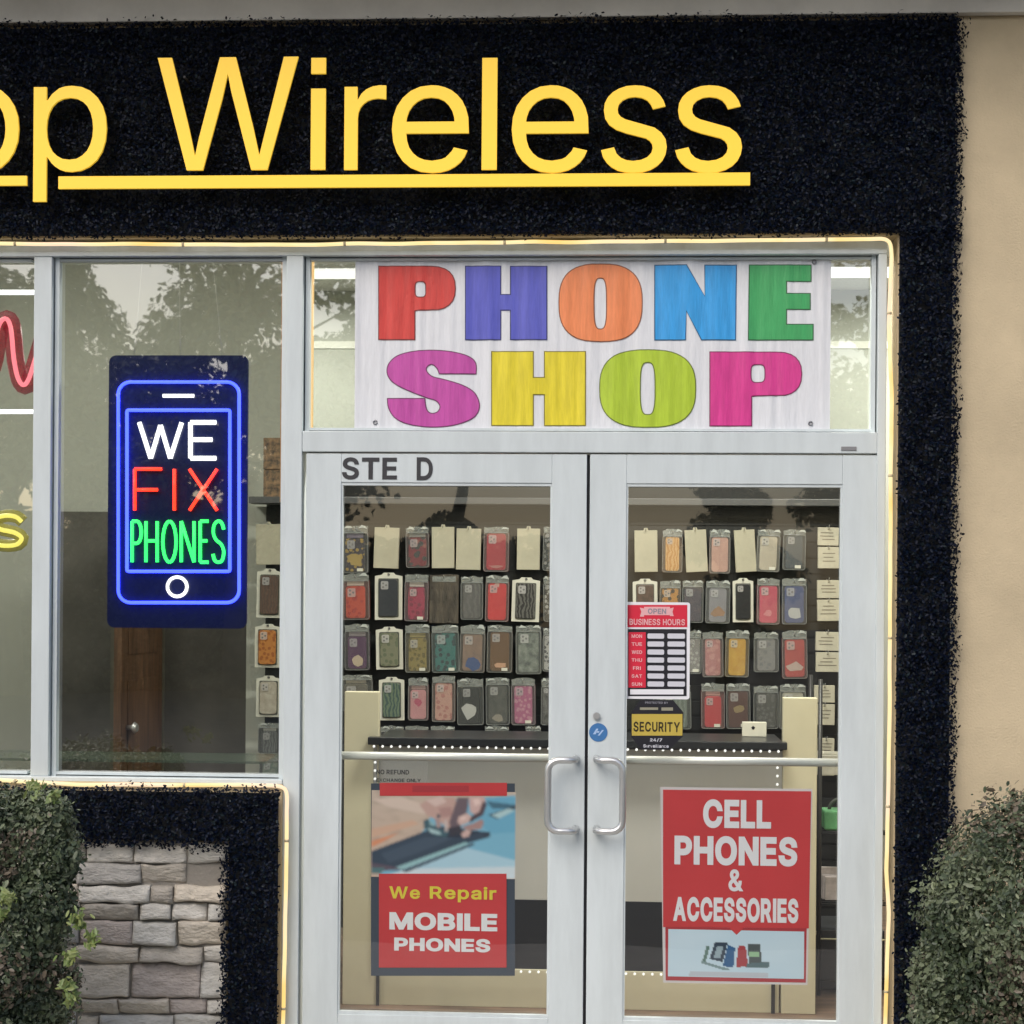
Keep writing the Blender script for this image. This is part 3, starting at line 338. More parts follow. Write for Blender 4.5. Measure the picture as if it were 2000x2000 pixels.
HEAVY = {"B":{"&":[[[12,133],[18,90],[35,50],[63,17],[100,-8],[145,-24],[197,-29],[238,-25],[279,-14],[317,4],[326,12],[354,-22],[484,-22],[394,89],[405,105],[418,137],[427,177],[432,246],[329,246],[324,191],[320,178],[251,262],[290,292],[324,330],[344,377],[346,405],[341,439],[327,471],[305,498],[276,519],[240,532],[200,535],[160,532],[124,519],[94,497],[72,469],[58,436],[53,398],[56,365],[67,334],[105,279],[70,251],[46,227],[27,199],[15,168]],[[119,131],[121,147],[128,162],[143,179],[169,199],[260,91],[241,79],[218,72],[193,68],[171,71],[153,77],[139,87],[128,99],[121,114]],[[170,428],[177,433],[202,439],[218,436],[230,429],[237,418],[240,406],[235,385],[221,368],[187,341],[166,372],[160,399],[165,421]]],"/":[[[264,555],[161,555],[-15,-98],[88,-98]]],"2":[[[147,340],[152,385],[159,403],[169,417],[183,428],[202,435],[224,438],[245,435],[263,429],[278,419],[289,407],[295,391],[298,371],[296,352],[291,337],[265,296],[42,56],[42,-22],[411,-22],[411,79],[203,79],[323,208],[354,246],[376,279],[392,311],[403,371],[397,417],[380,457],[352,490],[317,517],[273,533],[225,538],[177,533],[132,516],[96,489],[67,453],[49,411],[41,340]]],"4":[[[18,164],[18,83],[260,83],[260,-22],[365,-22],[365,83],[435,83],[435,185],[365,185],[365,340],[260,340],[260,185],[147,185],[349,531],[234,531]]],"7":[[[287,430],[61,-22],[179,-22],[413,444],[413,531],[40,531],[40,430]]],"A":[[[-15,-22],[101,-22],[151,120],[329,120],[380,-22],[495,-22],[291,531],[186,531]],[[185,221],[243,394],[255,327],[293,221]]],"B":[[[38,-22],[248,-22],[305,-18],[353,-2],[392,22],[419,56],[434,94],[440,136],[436,178],[421,214],[401,242],[368,267],[389,286],[407,310],[417,339],[420,374],[416,415],[400,453],[374,485],[339,511],[294,526],[242,531],[38,531]],[[147,79],[147,209],[247,209],[274,206],[296,198],[312,187],[323,173],[331,155],[333,138],[328,114],[316,97],[290,84],[244,79]],[[147,307],[147,430],[238,430],[276,425],[298,412],[309,395],[314,371],[312,354],[304,338],[293,326],[278,316],[260,310],[237,307]]],"C":[[[22,200],[32,151],[50,105],[74,66],[104,33],[138,6],[178,-14],[221,-25],[267,-29],[309,-26],[348,-16],[384,0],[416,21],[445,47],[467,80],[484,116],[502,182],[392,182],[381,145],[358,111],[345,100],[308,81],[267,75],[229,80],[196,95],[168,120],[145,155],[131,199],[125,254],[131,310],[145,355],[167,388],[196,413],[229,429],[267,434],[309,428],[326,421],[359,397],[381,364],[391,326],[502,326],[484,392],[467,429],[444,462],[416,488],[383,509],[347,525],[309,535],[267,538],[221,534],[178,522],[138,503],[104,475],[74,442],[50,403],[32,358],[22,308],[18,254]]],"D":[[[38,-22],[220,-22],[271,-19],[319,-7],[362,12],[399,37],[429,70],[453,109],[470,153],[480,202],[484,255],[480,309],[470,357],[453,401],[415,456],[365,497],[322,516],[276,527],[226,531],[38,531]],[[147,79],[147,430],[220,430],[270,424],[308,409],[337,384],[359,352],[372,308],[377,255],[372,202],[359,158],[337,125],[307,100],[267,85],[214,79]]],"E":[[[38,-22],[397,-22],[397,79],[147,79],[147,207],[377,207],[377,308],[147,308],[147,430],[394,430],[394,531],[38,531]]],"F":[[[147,-22],[147,199],[368,199],[368,300],[147,300],[147,430],[391,430],[391,531],[38,531],[38,-22]]],"G":[[[21,200],[32,151],[49,106],[73,66],[103,33],[137,6],[177,-14],[221,-25],[269,-29],[331,-22],[388,-1],[434,34],[470,80],[493,136],[500,199],[500,278],[261,278],[261,177],[390,177],[389,165],[376,134],[358,109],[334,90],[304,79],[269,75],[230,80],[196,95],[168,120],[145,155],[131,199],[125,254],[131,310],[145,355],[167,389],[195,413],[228,429],[265,434],[308,427],[343,409],[356,397],[379,362],[393,327],[502,327],[486,392],[468,427],[446,460],[417,486],[385,508],[347,525],[308,535],[265,538],[219,534],[176,522],[137,503],[102,475],[73,442],[49,403],[32,358],[21,308],[18,254]]],"H":[[[38,-22],[147,-22],[147,210],[370,210],[370,-22],[479,-22],[479,531],[370,531],[370,311],[147,311],[147,531],[38,531]]],"I":[[[-22,531],[-22,-22],[88,-22],[88,531]]],"L":[[[38,531],[38,-22],[383,-22],[383,79],[147,79],[147,531]]],"M":[[[38,531],[38,-22],[144,-22],[124,413],[144,296],[271,-22],[357,-22],[477,283],[482,310],[482,-22],[590,-22],[590,531],[461,531],[331,194],[315,118],[303,181],[167,531]]],"N":[[[38,531],[38,-22],[147,-22],[147,307],[130,397],[183,279],[375,-22],[485,-22],[485,531],[377,531],[377,161],[371,180],[148,531]]],"O":[[[22,200],[32,151],[50,105],[74,66],[104,33],[138,6],[178,-14],[221,-25],[267,-29],[313,-25],[356,-14],[396,6],[430,33],[460,66],[484,105],[501,151],[512,200],[515,254],[512,308],[501,358],[484,403],[460,442],[430,475],[396,503],[356,522],[313,534],[267,538],[221,534],[178,522],[138,503],[104,475],[74,442],[50,403],[32,358],[22,308],[18,254]],[[131,198],[125,254],[131,310],[145,354],[168,389],[196,414],[229,429],[267,434],[304,429],[337,414],[366,389],[388,355],[403,310],[408,254],[403,199],[388,154],[366,120],[337,95],[304,80],[267,75],[229,80],[196,95],[168,120],[145,154]]],"P":[[[147,-22],[147,164],[236,164],[294,169],[343,188],[382,217],[410,254],[426,299],[431,348],[426,396],[410,441],[382,478],[343,507],[294,525],[236,531],[38,531],[38,-22]],[[232,264],[147,264],[147,430],[231,430],[263,427],[286,419],[302,408],[313,392],[320,372],[322,348],[320,324],[313,304],[302,287],[286,276],[264,268]]],"R":[[[147,-22],[147,176],[233,177],[340,-22],[465,-22],[345,198],[343,197],[382,224],[409,260],[427,304],[431,352],[427,400],[409,444],[383,481],[343,509],[295,526],[237,531],[38,531],[38,-22]],[[147,277],[147,430],[232,430],[265,427],[288,420],[303,409],[314,395],[320,375],[323,352],[320,329],[314,311],[304,297],[288,287],[265,280],[233,277]]],"S":[[[25,89],[46,47],[77,14],[119,-11],[168,-26],[224,-31],[283,-26],[332,-9],[374,17],[405,52],[424,93],[430,139],[427,176],[415,208],[395,235],[372,256],[321,284],[199,321],[160,338],[148,349],[140,360],[137,376],[139,391],[147,405],[159,418],[176,428],[198,434],[224,437],[261,432],[289,419],[307,400],[321,356],[428,356],[415,422],[395,462],[365,493],[325,518],[280,533],[227,538],[176,533],[129,518],[88,493],[57,461],[37,420],[30,372],[39,317],[70,273],[118,240],[177,218],[286,185],[315,164],[321,153],[324,139],[320,122],[311,105],[298,92],[278,80],[253,74],[225,71],[173,80],[154,89],[140,102],[131,118],[122,159],[11,159]]],"T":[[[10,531],[10,430],[171,430],[171,-22],[279,-22],[279,430],[439,430],[439,531]]],"U":[[[38,531],[38,172],[45,118],[66,69],[99,27],[144,-5],[198,-24],[259,-30],[320,-24],[373,-5],[418,27],[452,69],[472,118],[479,172],[479,531],[371,531],[371,179],[367,149],[358,124],[341,103],[321,88],[293,78],[259,74],[225,78],[197,88],[176,103],[160,124],[149,150],[146,179],[146,531]]],"W":[[[138,-22],[247,-22],[339,318],[340,341],[438,-22],[547,-22],[699,531],[586,531],[492,98],[483,201],[397,531],[289,531],[190,150],[193,94],[184,201],[99,531],[-13,531]]],"Y":[[[181,202],[181,-22],[290,-22],[290,202],[495,531],[369,531],[261,355],[237,310],[103,531],[-24,531]]],"a":[[[8,108],[14,67],[29,33],[53,5],[85,-15],[121,-27],[160,-31],[194,-28],[224,-19],[255,1],[255,-22],[359,-22],[359,252],[355,295],[342,330],[322,358],[298,378],[271,393],[243,401],[195,406],[159,404],[94,384],[64,363],[39,335],[9,277],[109,248],[134,285],[159,302],[174,307],[216,307],[230,302],[247,287],[253,255],[246,251],[119,232],[68,213],[43,195],[24,172],[13,144]],[[114,104],[120,125],[141,138],[254,159],[251,121],[244,104],[233,90],[217,78],[197,70],[170,67],[153,69],[140,72],[119,87]]],"e":[[[12,187],[18,127],[36,75],[65,31],[105,-3],[155,-23],[212,-30],[253,-27],[291,-17],[323,1],[351,24],[372,52],[396,106],[295,130],[279,101],[258,79],[247,74],[212,68],[184,72],[162,80],[144,95],[130,116],[121,147],[394,147],[390,245],[378,290],[360,327],[334,357],[306,380],[274,395],[240,404],[204,406],[151,399],[103,378],[64,344],[35,300],[17,247]],[[205,308],[231,305],[250,296],[266,280],[278,260],[282,243],[123,243],[129,260],[142,280],[158,295],[179,305]]],"i":[[[31,401],[31,-22],[136,-22],[136,401]],[[58,425],[84,421],[108,425],[130,439],[144,459],[148,483],[144,508],[130,528],[108,542],[84,546],[58,542],[39,528],[23,508],[19,483],[23,459],[39,439]]],"p":[[[31,-165],[136,-165],[136,3],[163,-16],[193,-27],[229,-30],[280,-23],[325,-3],[363,31],[390,75],[407,129],[412,189],[407,249],[390,302],[362,346],[325,380],[280,399],[229,406],[193,403],[161,393],[134,372],[134,401],[31,401]],[[138,154],[135,189],[138,225],[146,255],[158,278],[174,294],[195,304],[220,308],[246,304],[267,293],[283,277],[295,253],[303,223],[306,189],[303,155],[295,125],[283,101],[265,84],[246,72],[220,69],[195,72],[175,83],[158,99],[146,123]]],"r":[[[31,401],[31,-22],[136,-22],[136,236],[138,256],[145,273],[155,285],[169,295],[187,301],[207,304],[265,297],[265,405],[212,407],[175,401],[140,386],[134,380],[134,401]]]},"K":{"&":[[[-6,132],[0,85],[20,40],[51,4],[92,-24],[141,-41],[197,-47],[241,-42],[285,-31],[327,-11],[323,-14],[345,-40],[522,-40],[416,90],[435,132],[445,174],[451,264],[312,264],[309,220],[277,259],[302,278],[340,321],[361,372],[364,405],[359,444],[342,480],[318,511],[285,535],[244,549],[200,553],[156,549],[115,535],[81,510],[56,479],[40,441],[35,398],[39,361],[51,326],[81,283],[32,238],[11,207],[-2,172]],[[137,131],[139,142],[144,152],[166,174],[233,95],[214,89],[193,86],[161,93],[143,109]],[[191,367],[182,379],[178,398],[182,413],[203,420],[212,419],[220,411],[218,393],[209,381]]],"A":[[[-41,-40],[113,-40],[163,102],[316,102],[367,-40],[520,-40],[304,549],[173,549]],[[210,239],[238,322],[267,239]]],"B":[[[20,-40],[248,-40],[309,-36],[361,-18],[404,9],[435,46],[452,90],[458,135],[453,183],[437,222],[415,255],[397,269],[423,301],[434,336],[438,374],[433,420],[416,463],[387,498],[347,527],[297,543],[243,549],[20,549]],[[165,97],[165,191],[270,189],[287,182],[299,174],[313,150],[315,138],[311,122],[304,112],[284,102],[243,97]],[[165,325],[165,412],[237,412],[270,407],[285,399],[292,388],[296,371],[294,359],[282,340],[270,332],[256,327],[236,325]]],"C":[[[0,254],[4,198],[14,146],[34,97],[60,55],[92,20],[129,-9],[172,-31],[218,-43],[267,-47],[311,-44],[354,-33],[392,-16],[427,6],[458,36],[483,71],[501,110],[526,200],[378,200],[364,153],[345,123],[335,115],[303,99],[267,93],[234,98],[206,110],[182,131],[161,162],[148,202],[143,254],[148,306],[162,347],[180,376],[206,398],[234,411],[267,416],[304,410],[318,405],[346,385],[364,356],[378,308],[525,308],[501,399],[483,438],[457,473],[427,502],[392,525],[353,542],[312,553],[267,556],[218,551],[172,539],[129,518],[91,488],[60,453],[34,411],[14,364],[4,310]]],"E":[[[20,-40],[415,-40],[415,97],[165,97],[165,189],[395,189],[395,326],[165,326],[165,412],[412,412],[412,549],[20,549]]],"H":[[[20,-40],[165,-40],[165,192],[352,192],[352,-40],[497,-40],[497,549],[352,549],[352,329],[165,329],[165,549],[20,549]]],"I":[[[-40,549],[-40,-40],[106,-40],[106,549]]],"L":[[[20,549],[20,-40],[401,-40],[401,97],[165,97],[165,549]]],"M":[[[20,549],[20,-40],[162,-40],[138,265],[259,-40],[369,-40],[464,202],[464,-40],[608,-40],[608,549],[449,549],[314,201],[179,549]]],"N":[[[20,549],[20,-40],[165,-40],[165,279],[168,269],[365,-40],[503,-40],[503,549],[359,549],[359,233],[158,549]]],"O":[[[4,198],[14,146],[34,97],[60,55],[92,20],[129,-9],[172,-31],[218,-43],[267,-47],[316,-43],[362,-31],[405,-9],[442,20],[474,55],[500,97],[518,146],[530,198],[533,254],[530,310],[518,364],[500,411],[474,453],[443,488],[405,518],[362,539],[316,551],[267,556],[218,551],[172,539],[129,518],[91,488],[60,453],[34,411],[14,364],[4,310],[0,254]],[[148,202],[143,254],[148,306],[161,347],[182,378],[206,399],[234,411],[267,416],[299,411],[328,399],[353,377],[372,348],[386,306],[390,254],[386,202],[372,161],[353,132],[328,110],[299,98],[267,93],[234,98],[206,110],[181,132],[161,162]]],"P":[[[165,-40],[165,146],[237,146],[298,152],[352,172],[395,205],[426,246],[443,295],[449,348],[443,400],[426,449],[394,491],[351,523],[298,542],[237,549],[20,549],[20,-40]],[[231,282],[165,282],[165,412],[260,410],[278,403],[289,395],[297,383],[302,368],[304,348],[302,327],[297,312],[289,300],[278,292],[260,285]]],"R":[[[165,-40],[165,158],[222,159],[329,-40],[495,-40],[372,187],[350,180],[395,211],[425,251],[444,300],[449,352],[444,404],[425,452],[396,494],[351,525],[299,543],[238,549],[20,549],[20,-40]],[[165,295],[165,412],[261,410],[280,404],[291,396],[298,386],[305,352],[303,333],[298,319],[292,311],[281,303],[261,297]]],"S":[[[66,0],[112,-28],[164,-43],[224,-49],[286,-43],[340,-25],[386,3],[420,42],[442,87],[448,138],[444,180],[431,217],[409,247],[382,271],[328,301],[205,338],[170,353],[157,367],[157,385],[170,403],[183,411],[202,417],[224,419],[256,414],[278,404],[291,391],[308,338],[449,338],[432,428],[410,472],[376,507],[333,535],[283,550],[227,556],[172,550],[121,535],[77,507],[42,471],[19,425],[11,371],[22,310],[57,260],[109,224],[171,201],[278,169],[301,152],[305,139],[303,128],[297,116],[287,106],[271,97],[250,92],[226,89],[179,97],[165,104],[154,114],[148,125],[136,177],[-11,177],[8,83],[31,37]]]}}
def text(word, px0, py0, px1, py1, Y, m, parent, name='lettering', thick=0.003, bold='', gap=70, space=260, sq=False, label=None, each=False):
    """word fitted to the pixel rectangle of its ink, standing in the plane y = Y"""
    L = glyph_layout(word, gap, space, sq, bold)
    pts = [p for _, g in L for s in g for p in s]
    gx0, gx1 = min(p[0] for p in pts), max(p[0] for p in pts)
    gz0, gz1 = min(p[1] for p in pts), max(p[1] for p in pts)
    a, c = W(px0, py0, Y), W(px1, py1, Y)
    ax, cx, az, cz = a.x, c.x, c.z, a.z
    f = lambda p: (ax + (p[0]-gx0)/(gx1-gx0)*(cx-ax), az + (p[1]-gz0)/(gz1-gz0)*(cz-az))
    def mk(spl):
        me = outlines_mesh([[f(p) for p in s] for s in spl], thick)
        me.transform(Matrix.Translation((0, Y, 0)))
        return me
    if each:
        r = []
        for ch, g in L:
            o = link(name, mk(g), m, parent)
            r.append(o)
        return r
    bm = bmesh.new()
    for ch, g in L:
        t = mk(g); bm.from_mesh(t); bpy.data.meshes.remove(t)
    me = bpy.data.meshes.new(name); bm.to_mesh(me); bm.free()
    o = link(name, me, m, parent)
    if label: o['label'] = label
    return o

def leaf_mesh(name, P, N, size, aspect, midx, jitter=0.6, fold=0.25):
    """one folded six-cornered leaf per point; N is the way it mostly faces"""
    n = len(P)
    N = N + rng.normal(0, jitter, (n, 3))
    N /= np.linalg.norm(N, axis=1, keepdims=True) + 1e-9
    T = rng.normal(0, 1, (n, 3))
    T -= N * np.sum(T * N, axis=1, keepdims=True)
    T /= np.linalg.norm(T, axis=1, keepdims=True) + 1e-9
    B = np.cross(N, T)
    loc = [(-.5, 0, 0), (-.22, .5, 1), (.22, .46, 1), (.5, 0, 0), (.22, -.46, 1), (-.22, -.5, 1)]
    V = np.zeros((n, 6, 3))
    sz = np.asarray(size).reshape(-1, 1) * np.ones((n, 1))
    for k, (u, v, h) in enumerate(loc):
        V[:, k] = P + T * (u * sz) + B * (v * aspect * sz) + N * (h * fold * aspect * 0.5 * sz)
    me = bpy.data.meshes.new(name)
    me.vertices.add(n * 6); me.vertices.foreach_set('co', V.reshape(-1))
    idx = np.arange(n)[:, None] * 6
    F = np.concatenate([idx + np.array([[0, 3, 2, 1]]), idx + np.array([[0, 5, 4, 3]])], axis=1).reshape(-1)
    me.loops.add(n * 8); me.loops.foreach_set('vertex_index', F.astype(np.int32))
    me.polygons.add(n * 2)
    me.polygons.foreach_set('loop_start', np.arange(0, n * 8, 4, dtype=np.int32))
    me.polygons.foreach_set('material_index', np.repeat(np.asarray(midx, dtype=np.int32), 2))
    me.update(calc_edges=True)
    return me
# ------------------------------------------------------------------ materials
M_alu = mat('white_aluminium', (0.585, 0.64, 0.655), 0.40, var=0.075, vscale=2.4, bump=0.03, bscale=25, stretch=(5, 5, .9))
M_alud = mat('shadow_gasket', (0.02, 0.02, 0.025), 0.6)
M_stucco = mat('beige_stucco', (0.56, 0.46, 0.305), 0.9, var=0.13, vscale=2.1, bump=0.28, bscale=150)
M_trim = mat('greige_trim_paint', (0.70, 0.675, 0.61), 0.8, var=0.16, vscale=2.2, bump=0.1, bscale=90)
M_soffit = mat('soffit_paint', (0.50, 0.47, 0.42), 0.85, var=0.15, vscale=2.0, bump=0.1, bscale=90)
M_sage = mat('sage_wall_paint', (0.47, 0.487, 0.435), 0.8, var=0.05, vscale=1.5)
M_ceil = mat('ceiling_tile', (0.75, 0.75, 0.70), 0.9, var=0.08, vscale=40)
M_floor = mat('brown_plank_floor', (0.16, 0.105, 0.075), 0.45, var=0.5, vscale=3, stretch=(1, 7, 1))
M_black = mat('black_panel', (0.012, 0.014, 0.015), 0.5, var=0.3, vscale=5)
M_white = mat('white_print', (0.80, 0.79, 0.80), 0.5)
M_asph = mat('asphalt', (0.055, 0.055, 0.057), 0.9, var=0.35, vscale=4, bump=0.3, bscale=200)
M_conc = mat('concrete_walk', (0.42, 0.405, 0.375), 0.85, var=0.18, vscale=2.5, bump=0.15, bscale=120)
M_glass = glass_mat('shop_glass', (0.90, 0.94, 0.92), 0.30)
M_dglass = glass_mat('door_glass', (0.93, 0.95, 0.94), 0.11)

# ------------------------------------------------------------------ setting
b = MB(); b.box(-40, 40, -70, 0.2, -0.35, -0.15)
tag(b.build('parking_lot', M_asph), 'dark asphalt parking lot in front of the shop', 'ground', kind='structure')
b = MB(); b.box(-12, 12, -2.6, -0.02, -0.15, 0.0)
tag(b.build('pavement', M_conc, bevel=0.01), 'grey concrete pavement along the shop front', 'pavement', kind='structure')
XL, XR, YB, ZC = -3.4, 2.6, 5.0, 3.5
b = MB(); b.box(XL, XR, 0.0, YB, -0.14, 0.0)
tag(b.build('shop_floor', M_floor), 'brown plank floor inside the shop', 'floor', kind='structure')
b = MB(); b.box(XL, XR, 0.13, YB, ZC, ZC + 0.1)
tag(b.build('shop_ceiling', M_ceil), 'white ceiling inside the shop', 'ceiling', kind='structure')
b = MB(); b.box(XL, W(562, 700, 3.0).x, 3.0, 3.06, 0, ZC); b.box(XL, XR, YB, YB + 0.1, 0, ZC); b.box(XL - 0.1, XL, 0.13, YB + 0.1, 0, ZC); b.box(XR, XR + 0.1, 0.13, YB + 0.1, 0, ZC)  # near left wall added to keep the rear lights off the left room
z = W(650, 674, YB).z
tag(b.build('interior_wall', M_sage), 'pale sage green wall at the back of the shop', 'wall', kind='structure')
b = MB(); b.box(XL + .01, XR - .01, YB - 0.012, YB - 0.002, z - 0.022, z + 0.022)
tag(b.build('picture_rail', mat('rail_paint', (0.74, 0.75, 0.68), 0.5), None), 'pale horizontal rail high on the sage back wall', 'wall rail')

# outside wall, trim, soffit
ZS = 3.505
b = MB()
hx = W(1748, 1000).x
b.box(hx, 4.2, -0.02, 0.12, 0, ZS + 0.3)
b.box(-4.2, hx - 0.0005, -0.019, 0.12, W(600, 466).z, ZS + 0.3)
b.box(-4.2, W(552, 1600).x, -0.018, 0.12, 0, W(300, 1527).z)
wall = b.build('stucco_wall', M_stucco, None)
tag(wall, 'beige stucco wall right of the dark leaf panel', 'wall')
b = MB()
b.box(-4.2, 4.2, -0.055, -0.021, ZS, ZS + 0.19)
b.box(-4.2, 4.2, -0.085, -0.0215, ZS + 0.1905, ZS + 0.32)
so = empty('roof_soffit', (0, 0, ZS), 'greyish beige soffit and trim board above the leaf panel', 'soffit')
b.build('trim_board', M_trim, so, bevel=0.004)
b = MB(); b.box(-4.2, 4.2, -0.52, -0.022, ZS + 0.3205, ZS + 0.42)
b.build('soffit_panel', M_soffit, so)
b = MB(); b.box(-4.2, 4.2, -0.57, -0.5205, ZS + 0.24, ZS + 0.62)
b.build('fascia', M_trim, so)

# ------------------------------------------------------------------ stone veneer
STONES = [  # pixel rows of the ledgestone: y0, y1, [(x0, x1, tone)]
 (1648,1686,[(169,258,0),(262,362,0),(366,446,1)]),
 (1688,1727,[(150,274,2),(275,362,3)]),
 (1730,1762,[(155,293,0),(295,338,4),(340,441,5)]),
 (1764,1797,[(160,270,3),(275,333,0),(336,402,0),(408,441,1)]),
 (1799,1845,[(155,258,6),(260,344,1),(350,441,5)]),
 (1848,1880,[(150,270,5),(274,395,3),(398,441,0)]),
 (1883,1949,[(148,251,5),(257,390,6),(392,441,1)]),
 (1951,1980,[(160,230,5),(232,330,5),(331,402,6),(405,441,0)]),
 (1983,2030,[(148,190,5),(195,338,1),(341,441,1)]),
 (2033,2072,[(150,260,4),(263,441,3)]), (2075,2120,[(150,220,0),(224,350,5),(353,441,6)]), (2123,2180,[(150,300,1),(303,441,2)]),
]
TONES = [(0.66,0.63,0.57),(0.60,0.58,0.53),(0.47,0.45,0.42),(0.47,0.43,0.37),(0.44,0.40,0.345),(0.66,0.59,0.49),(0.48,0.42,0.38)]
b = MB()
sm = [mat('stone_tone_%d' % i, c, 0.92, var=0.34, vscale=13, bump=0.75, bscale=60, col2=tuple(v*0.76 for v in c), stretch=(1, 1, 2.2)) for i, c in enumerate(TONES)]
sm.append(mat('stone_mortar', (0.26, 0.24, 0.21), 0.95, bump=0.4, bscale=80))
def stone(x0, x1, z0, z1, tone):
    nx, nz = max(3, int((x1-x0)/0.011)), max(3, int((z1-z0)/0.008))
    out = rnd.uniform(0.018, 0.038)
    seed = Vector((rnd.uniform(0,50), rnd.uniform(0,50), rnd.uniform(0,50)))
    g = {}
    tilt, tw = rnd.uniform(-.012,.012), rnd.uniform(-.006,.006)
    for i in range(nx+1):
        for j in range(nz+1):
            u, v = i/nx, j/nz
            ed = min(u*(x1-x0), (1-u)*(x1-x0), v*(z1-z0), (1-v)*(z1-z0))
            x = x0+u*(x1-x0); zz = z0+v*(z1-z0)
            n1 = noise.noise(Vector((x*9, zz*16, 0))+seed); n2 = noise.noise(Vector((x*40, zz*60, 3))+seed)
            d = out + tilt*(v-.5)*2 + tw*(u-.5)*2 + 0.0035*n1 + 0.0055*n2 - 0.006*max(0, 1-ed/0.0035)
            wob = 0.007*noise.noise(Vector((x*14, zz*14, 9))+seed)
            g[i,j] = b.b.verts.new((x+(wob if 0<i<nx else 0), -0.021-d, zz+wob*(1.2 if j in (0,nz) else .4)))
    for i in range(nx):
        for j in range(nz):
            f = b.b.faces.new((g[i,j], g[i+1,j], g[i+1,j+1], g[i,j+1])); f.material_index = tone
            f.smooth = True
    ring = [g[i,0] for i in range(nx+1)]+[g[nx,j] for j in range(1,nz+1)]+[g[i,nz] for i in range(nx-1,-1,-1)]+[g[0,j] for j in range(nz-1,0,-1)]
    back = [b.b.verts.new((v.co.x, -0.0195, v.co.z)) for v in ring]
    for k in range(len(ring)):
        q = (k+1) % len(ring)
        b.b.faces.new((ring[k], back[k], back[q], ring[q])).material_index = tone
for y0, y1, row in STONES:
    for x0, x1, t in row:
        a, c = W(x0, y0, -0.045), W(x1, y1, -0.045)
        stone(a.x, c.x, c.z, a.z, t)
    xe = W(row[0][0]-3, y0, -0.045).x
    z1, z0 = W(300, y0, -0.045).z, W(300, y1, -0.045).z
    while xe > -3.4:
        ww = rnd.uniform(0.09, 0.24)
        stone(xe-ww, xe, z0, z1, rnd.randrange(7)); xe -= ww+0.006
b.box(-4.2, W(446,1800).x, -0.028, -0.0185, 0.0, W(300,1640).z, 7)
tag(b.build('stone_wall', sm, None), 'stacked grey and tan ledgestone veneer under the window', 'stone wall')

# ------------------------------------------------------------------ shopfront frame
fr = empty('shopfront_frame', (W(575,1000).x, 0, 0), 'white aluminium shopfront frame holding the windows and doors', 'window frame')
FY, FB = 0.0, 0.11
def X(px, py, Y=0.0): return W(px, py, Y).x
def Z(px, py, Y=0.0): return W(px, py, Y).z
xm0, xm1 = X(63,1000), X(98,1000)
xj0, xj1 = X(557,900), X(590,900)
xr0, xr1 = X(1713,900), X(1730,900)
zt0, zt1 = Z(1100,498), Z(1100,478)
zb0, zb1 = Z(1150,884), Z(1150,843)
zs0, zs1 = Z(300,1532), Z(300,1519)
bv = 0.0025
b = MB(); b.box(xm0, xm1, FY, FB, zs1, zt0); b.build('mullion', M_alu, fr, bevel=bv)
b = MB(); b.box(xj0, xj1, FY-.002, FB, 0.0, zt0); b.build('door_jamb', M_alu, fr, bevel=bv)
b = MB(); b.box(xr0, xr1, FY-.002, FB, 0.0, zt0); b.build('door_jamb', M_alu, fr, bevel=bv)
b = MB(); b.box(-4.0, xr1, FY-.004, FB, zt0, zt1-.018); b.box(-4.0, xr1, FY+.006, FB, zt1-.0179, zt1+.012); b.build('head_rail', M_alu, fr, bevel=bv)
b = MB(); b.box(xj1, xr0, FY, FB, zb0, zb1); b.build('transom_bar', M_alu, fr, bevel=bv)
b = MB(); b.box(-4.0, xj0, FY-.006, FB, zs0, zs1); b.build('sill_rail', M_alu, fr, bevel=bv)
b = MB(); b.pbox(1643, 872, 1673, 880, -0.003, -0.0002); b.build('name_plate', mat('grey_plate', (0.22,0.22,0.23), 0.4), fr, bevel=0.001)
def stop_frame(x0, x1, z0, z1, sides, name='glazing_bead'):
    t = 0.014; y0, y1 = 0.022, 0.05
    g = 0.004
    for s in sides:
        b = MB()
        if s == 'l': b.box(x0+g, x0+g+t, y0, y1, z0, z1); b.box(x0, x0+g, y0+.02, y1, z0, z1, 1)
        if s == 'r': b.box(x1-g-t, x1-g, y0, y1, z0, z1); b.box(x1-g, x1, y0+.02, y1, z0, z1, 1)
        if s == 't': b.box(x0+g+t, x1-g-t, y0+.001, y1, z1-g-t*.5, z1-g); b.box(x0+g+t, x1-g-t, y0+.02, y1, z1-g, z1, 1)
        if s == 'b': b.box(x0+g+t, x1-g-t, y0+.001, y1, z0+g, z0+g+t*.6); b.box(x0+g+t, x1-g-t, y0+.02, y1, z0, z0+g, 1)
        b.build(name, [M_alu, M_alud], fr)
stop_frame(-4.0, xm0, zs1, zt0, 'tb'); stop_frame(xm1, xj0, zs1, zt0, 'lrtb'); stop_frame(xj1, xr0, zb1, zt0, 'lrtb')
def pane(x0, x1, z0, z1, y, m, parent, name='pane'):
    b = MB(); b.b.faces.new([b.b.verts.new(p) for p in ((x0,y,z0),(x1,y,z0),(x1,y,z1),(x0,y,z1))])
    return b.build(name, m, parent)
pane(-4.0, xm0, zs1, zt0, 0.052, M_glass, fr); pane(xm1, xj0, zs1, zt0, 0.052, M_glass, fr); pane(xj1, xr0, zb1, zt0, 0.052, M_glass, fr)

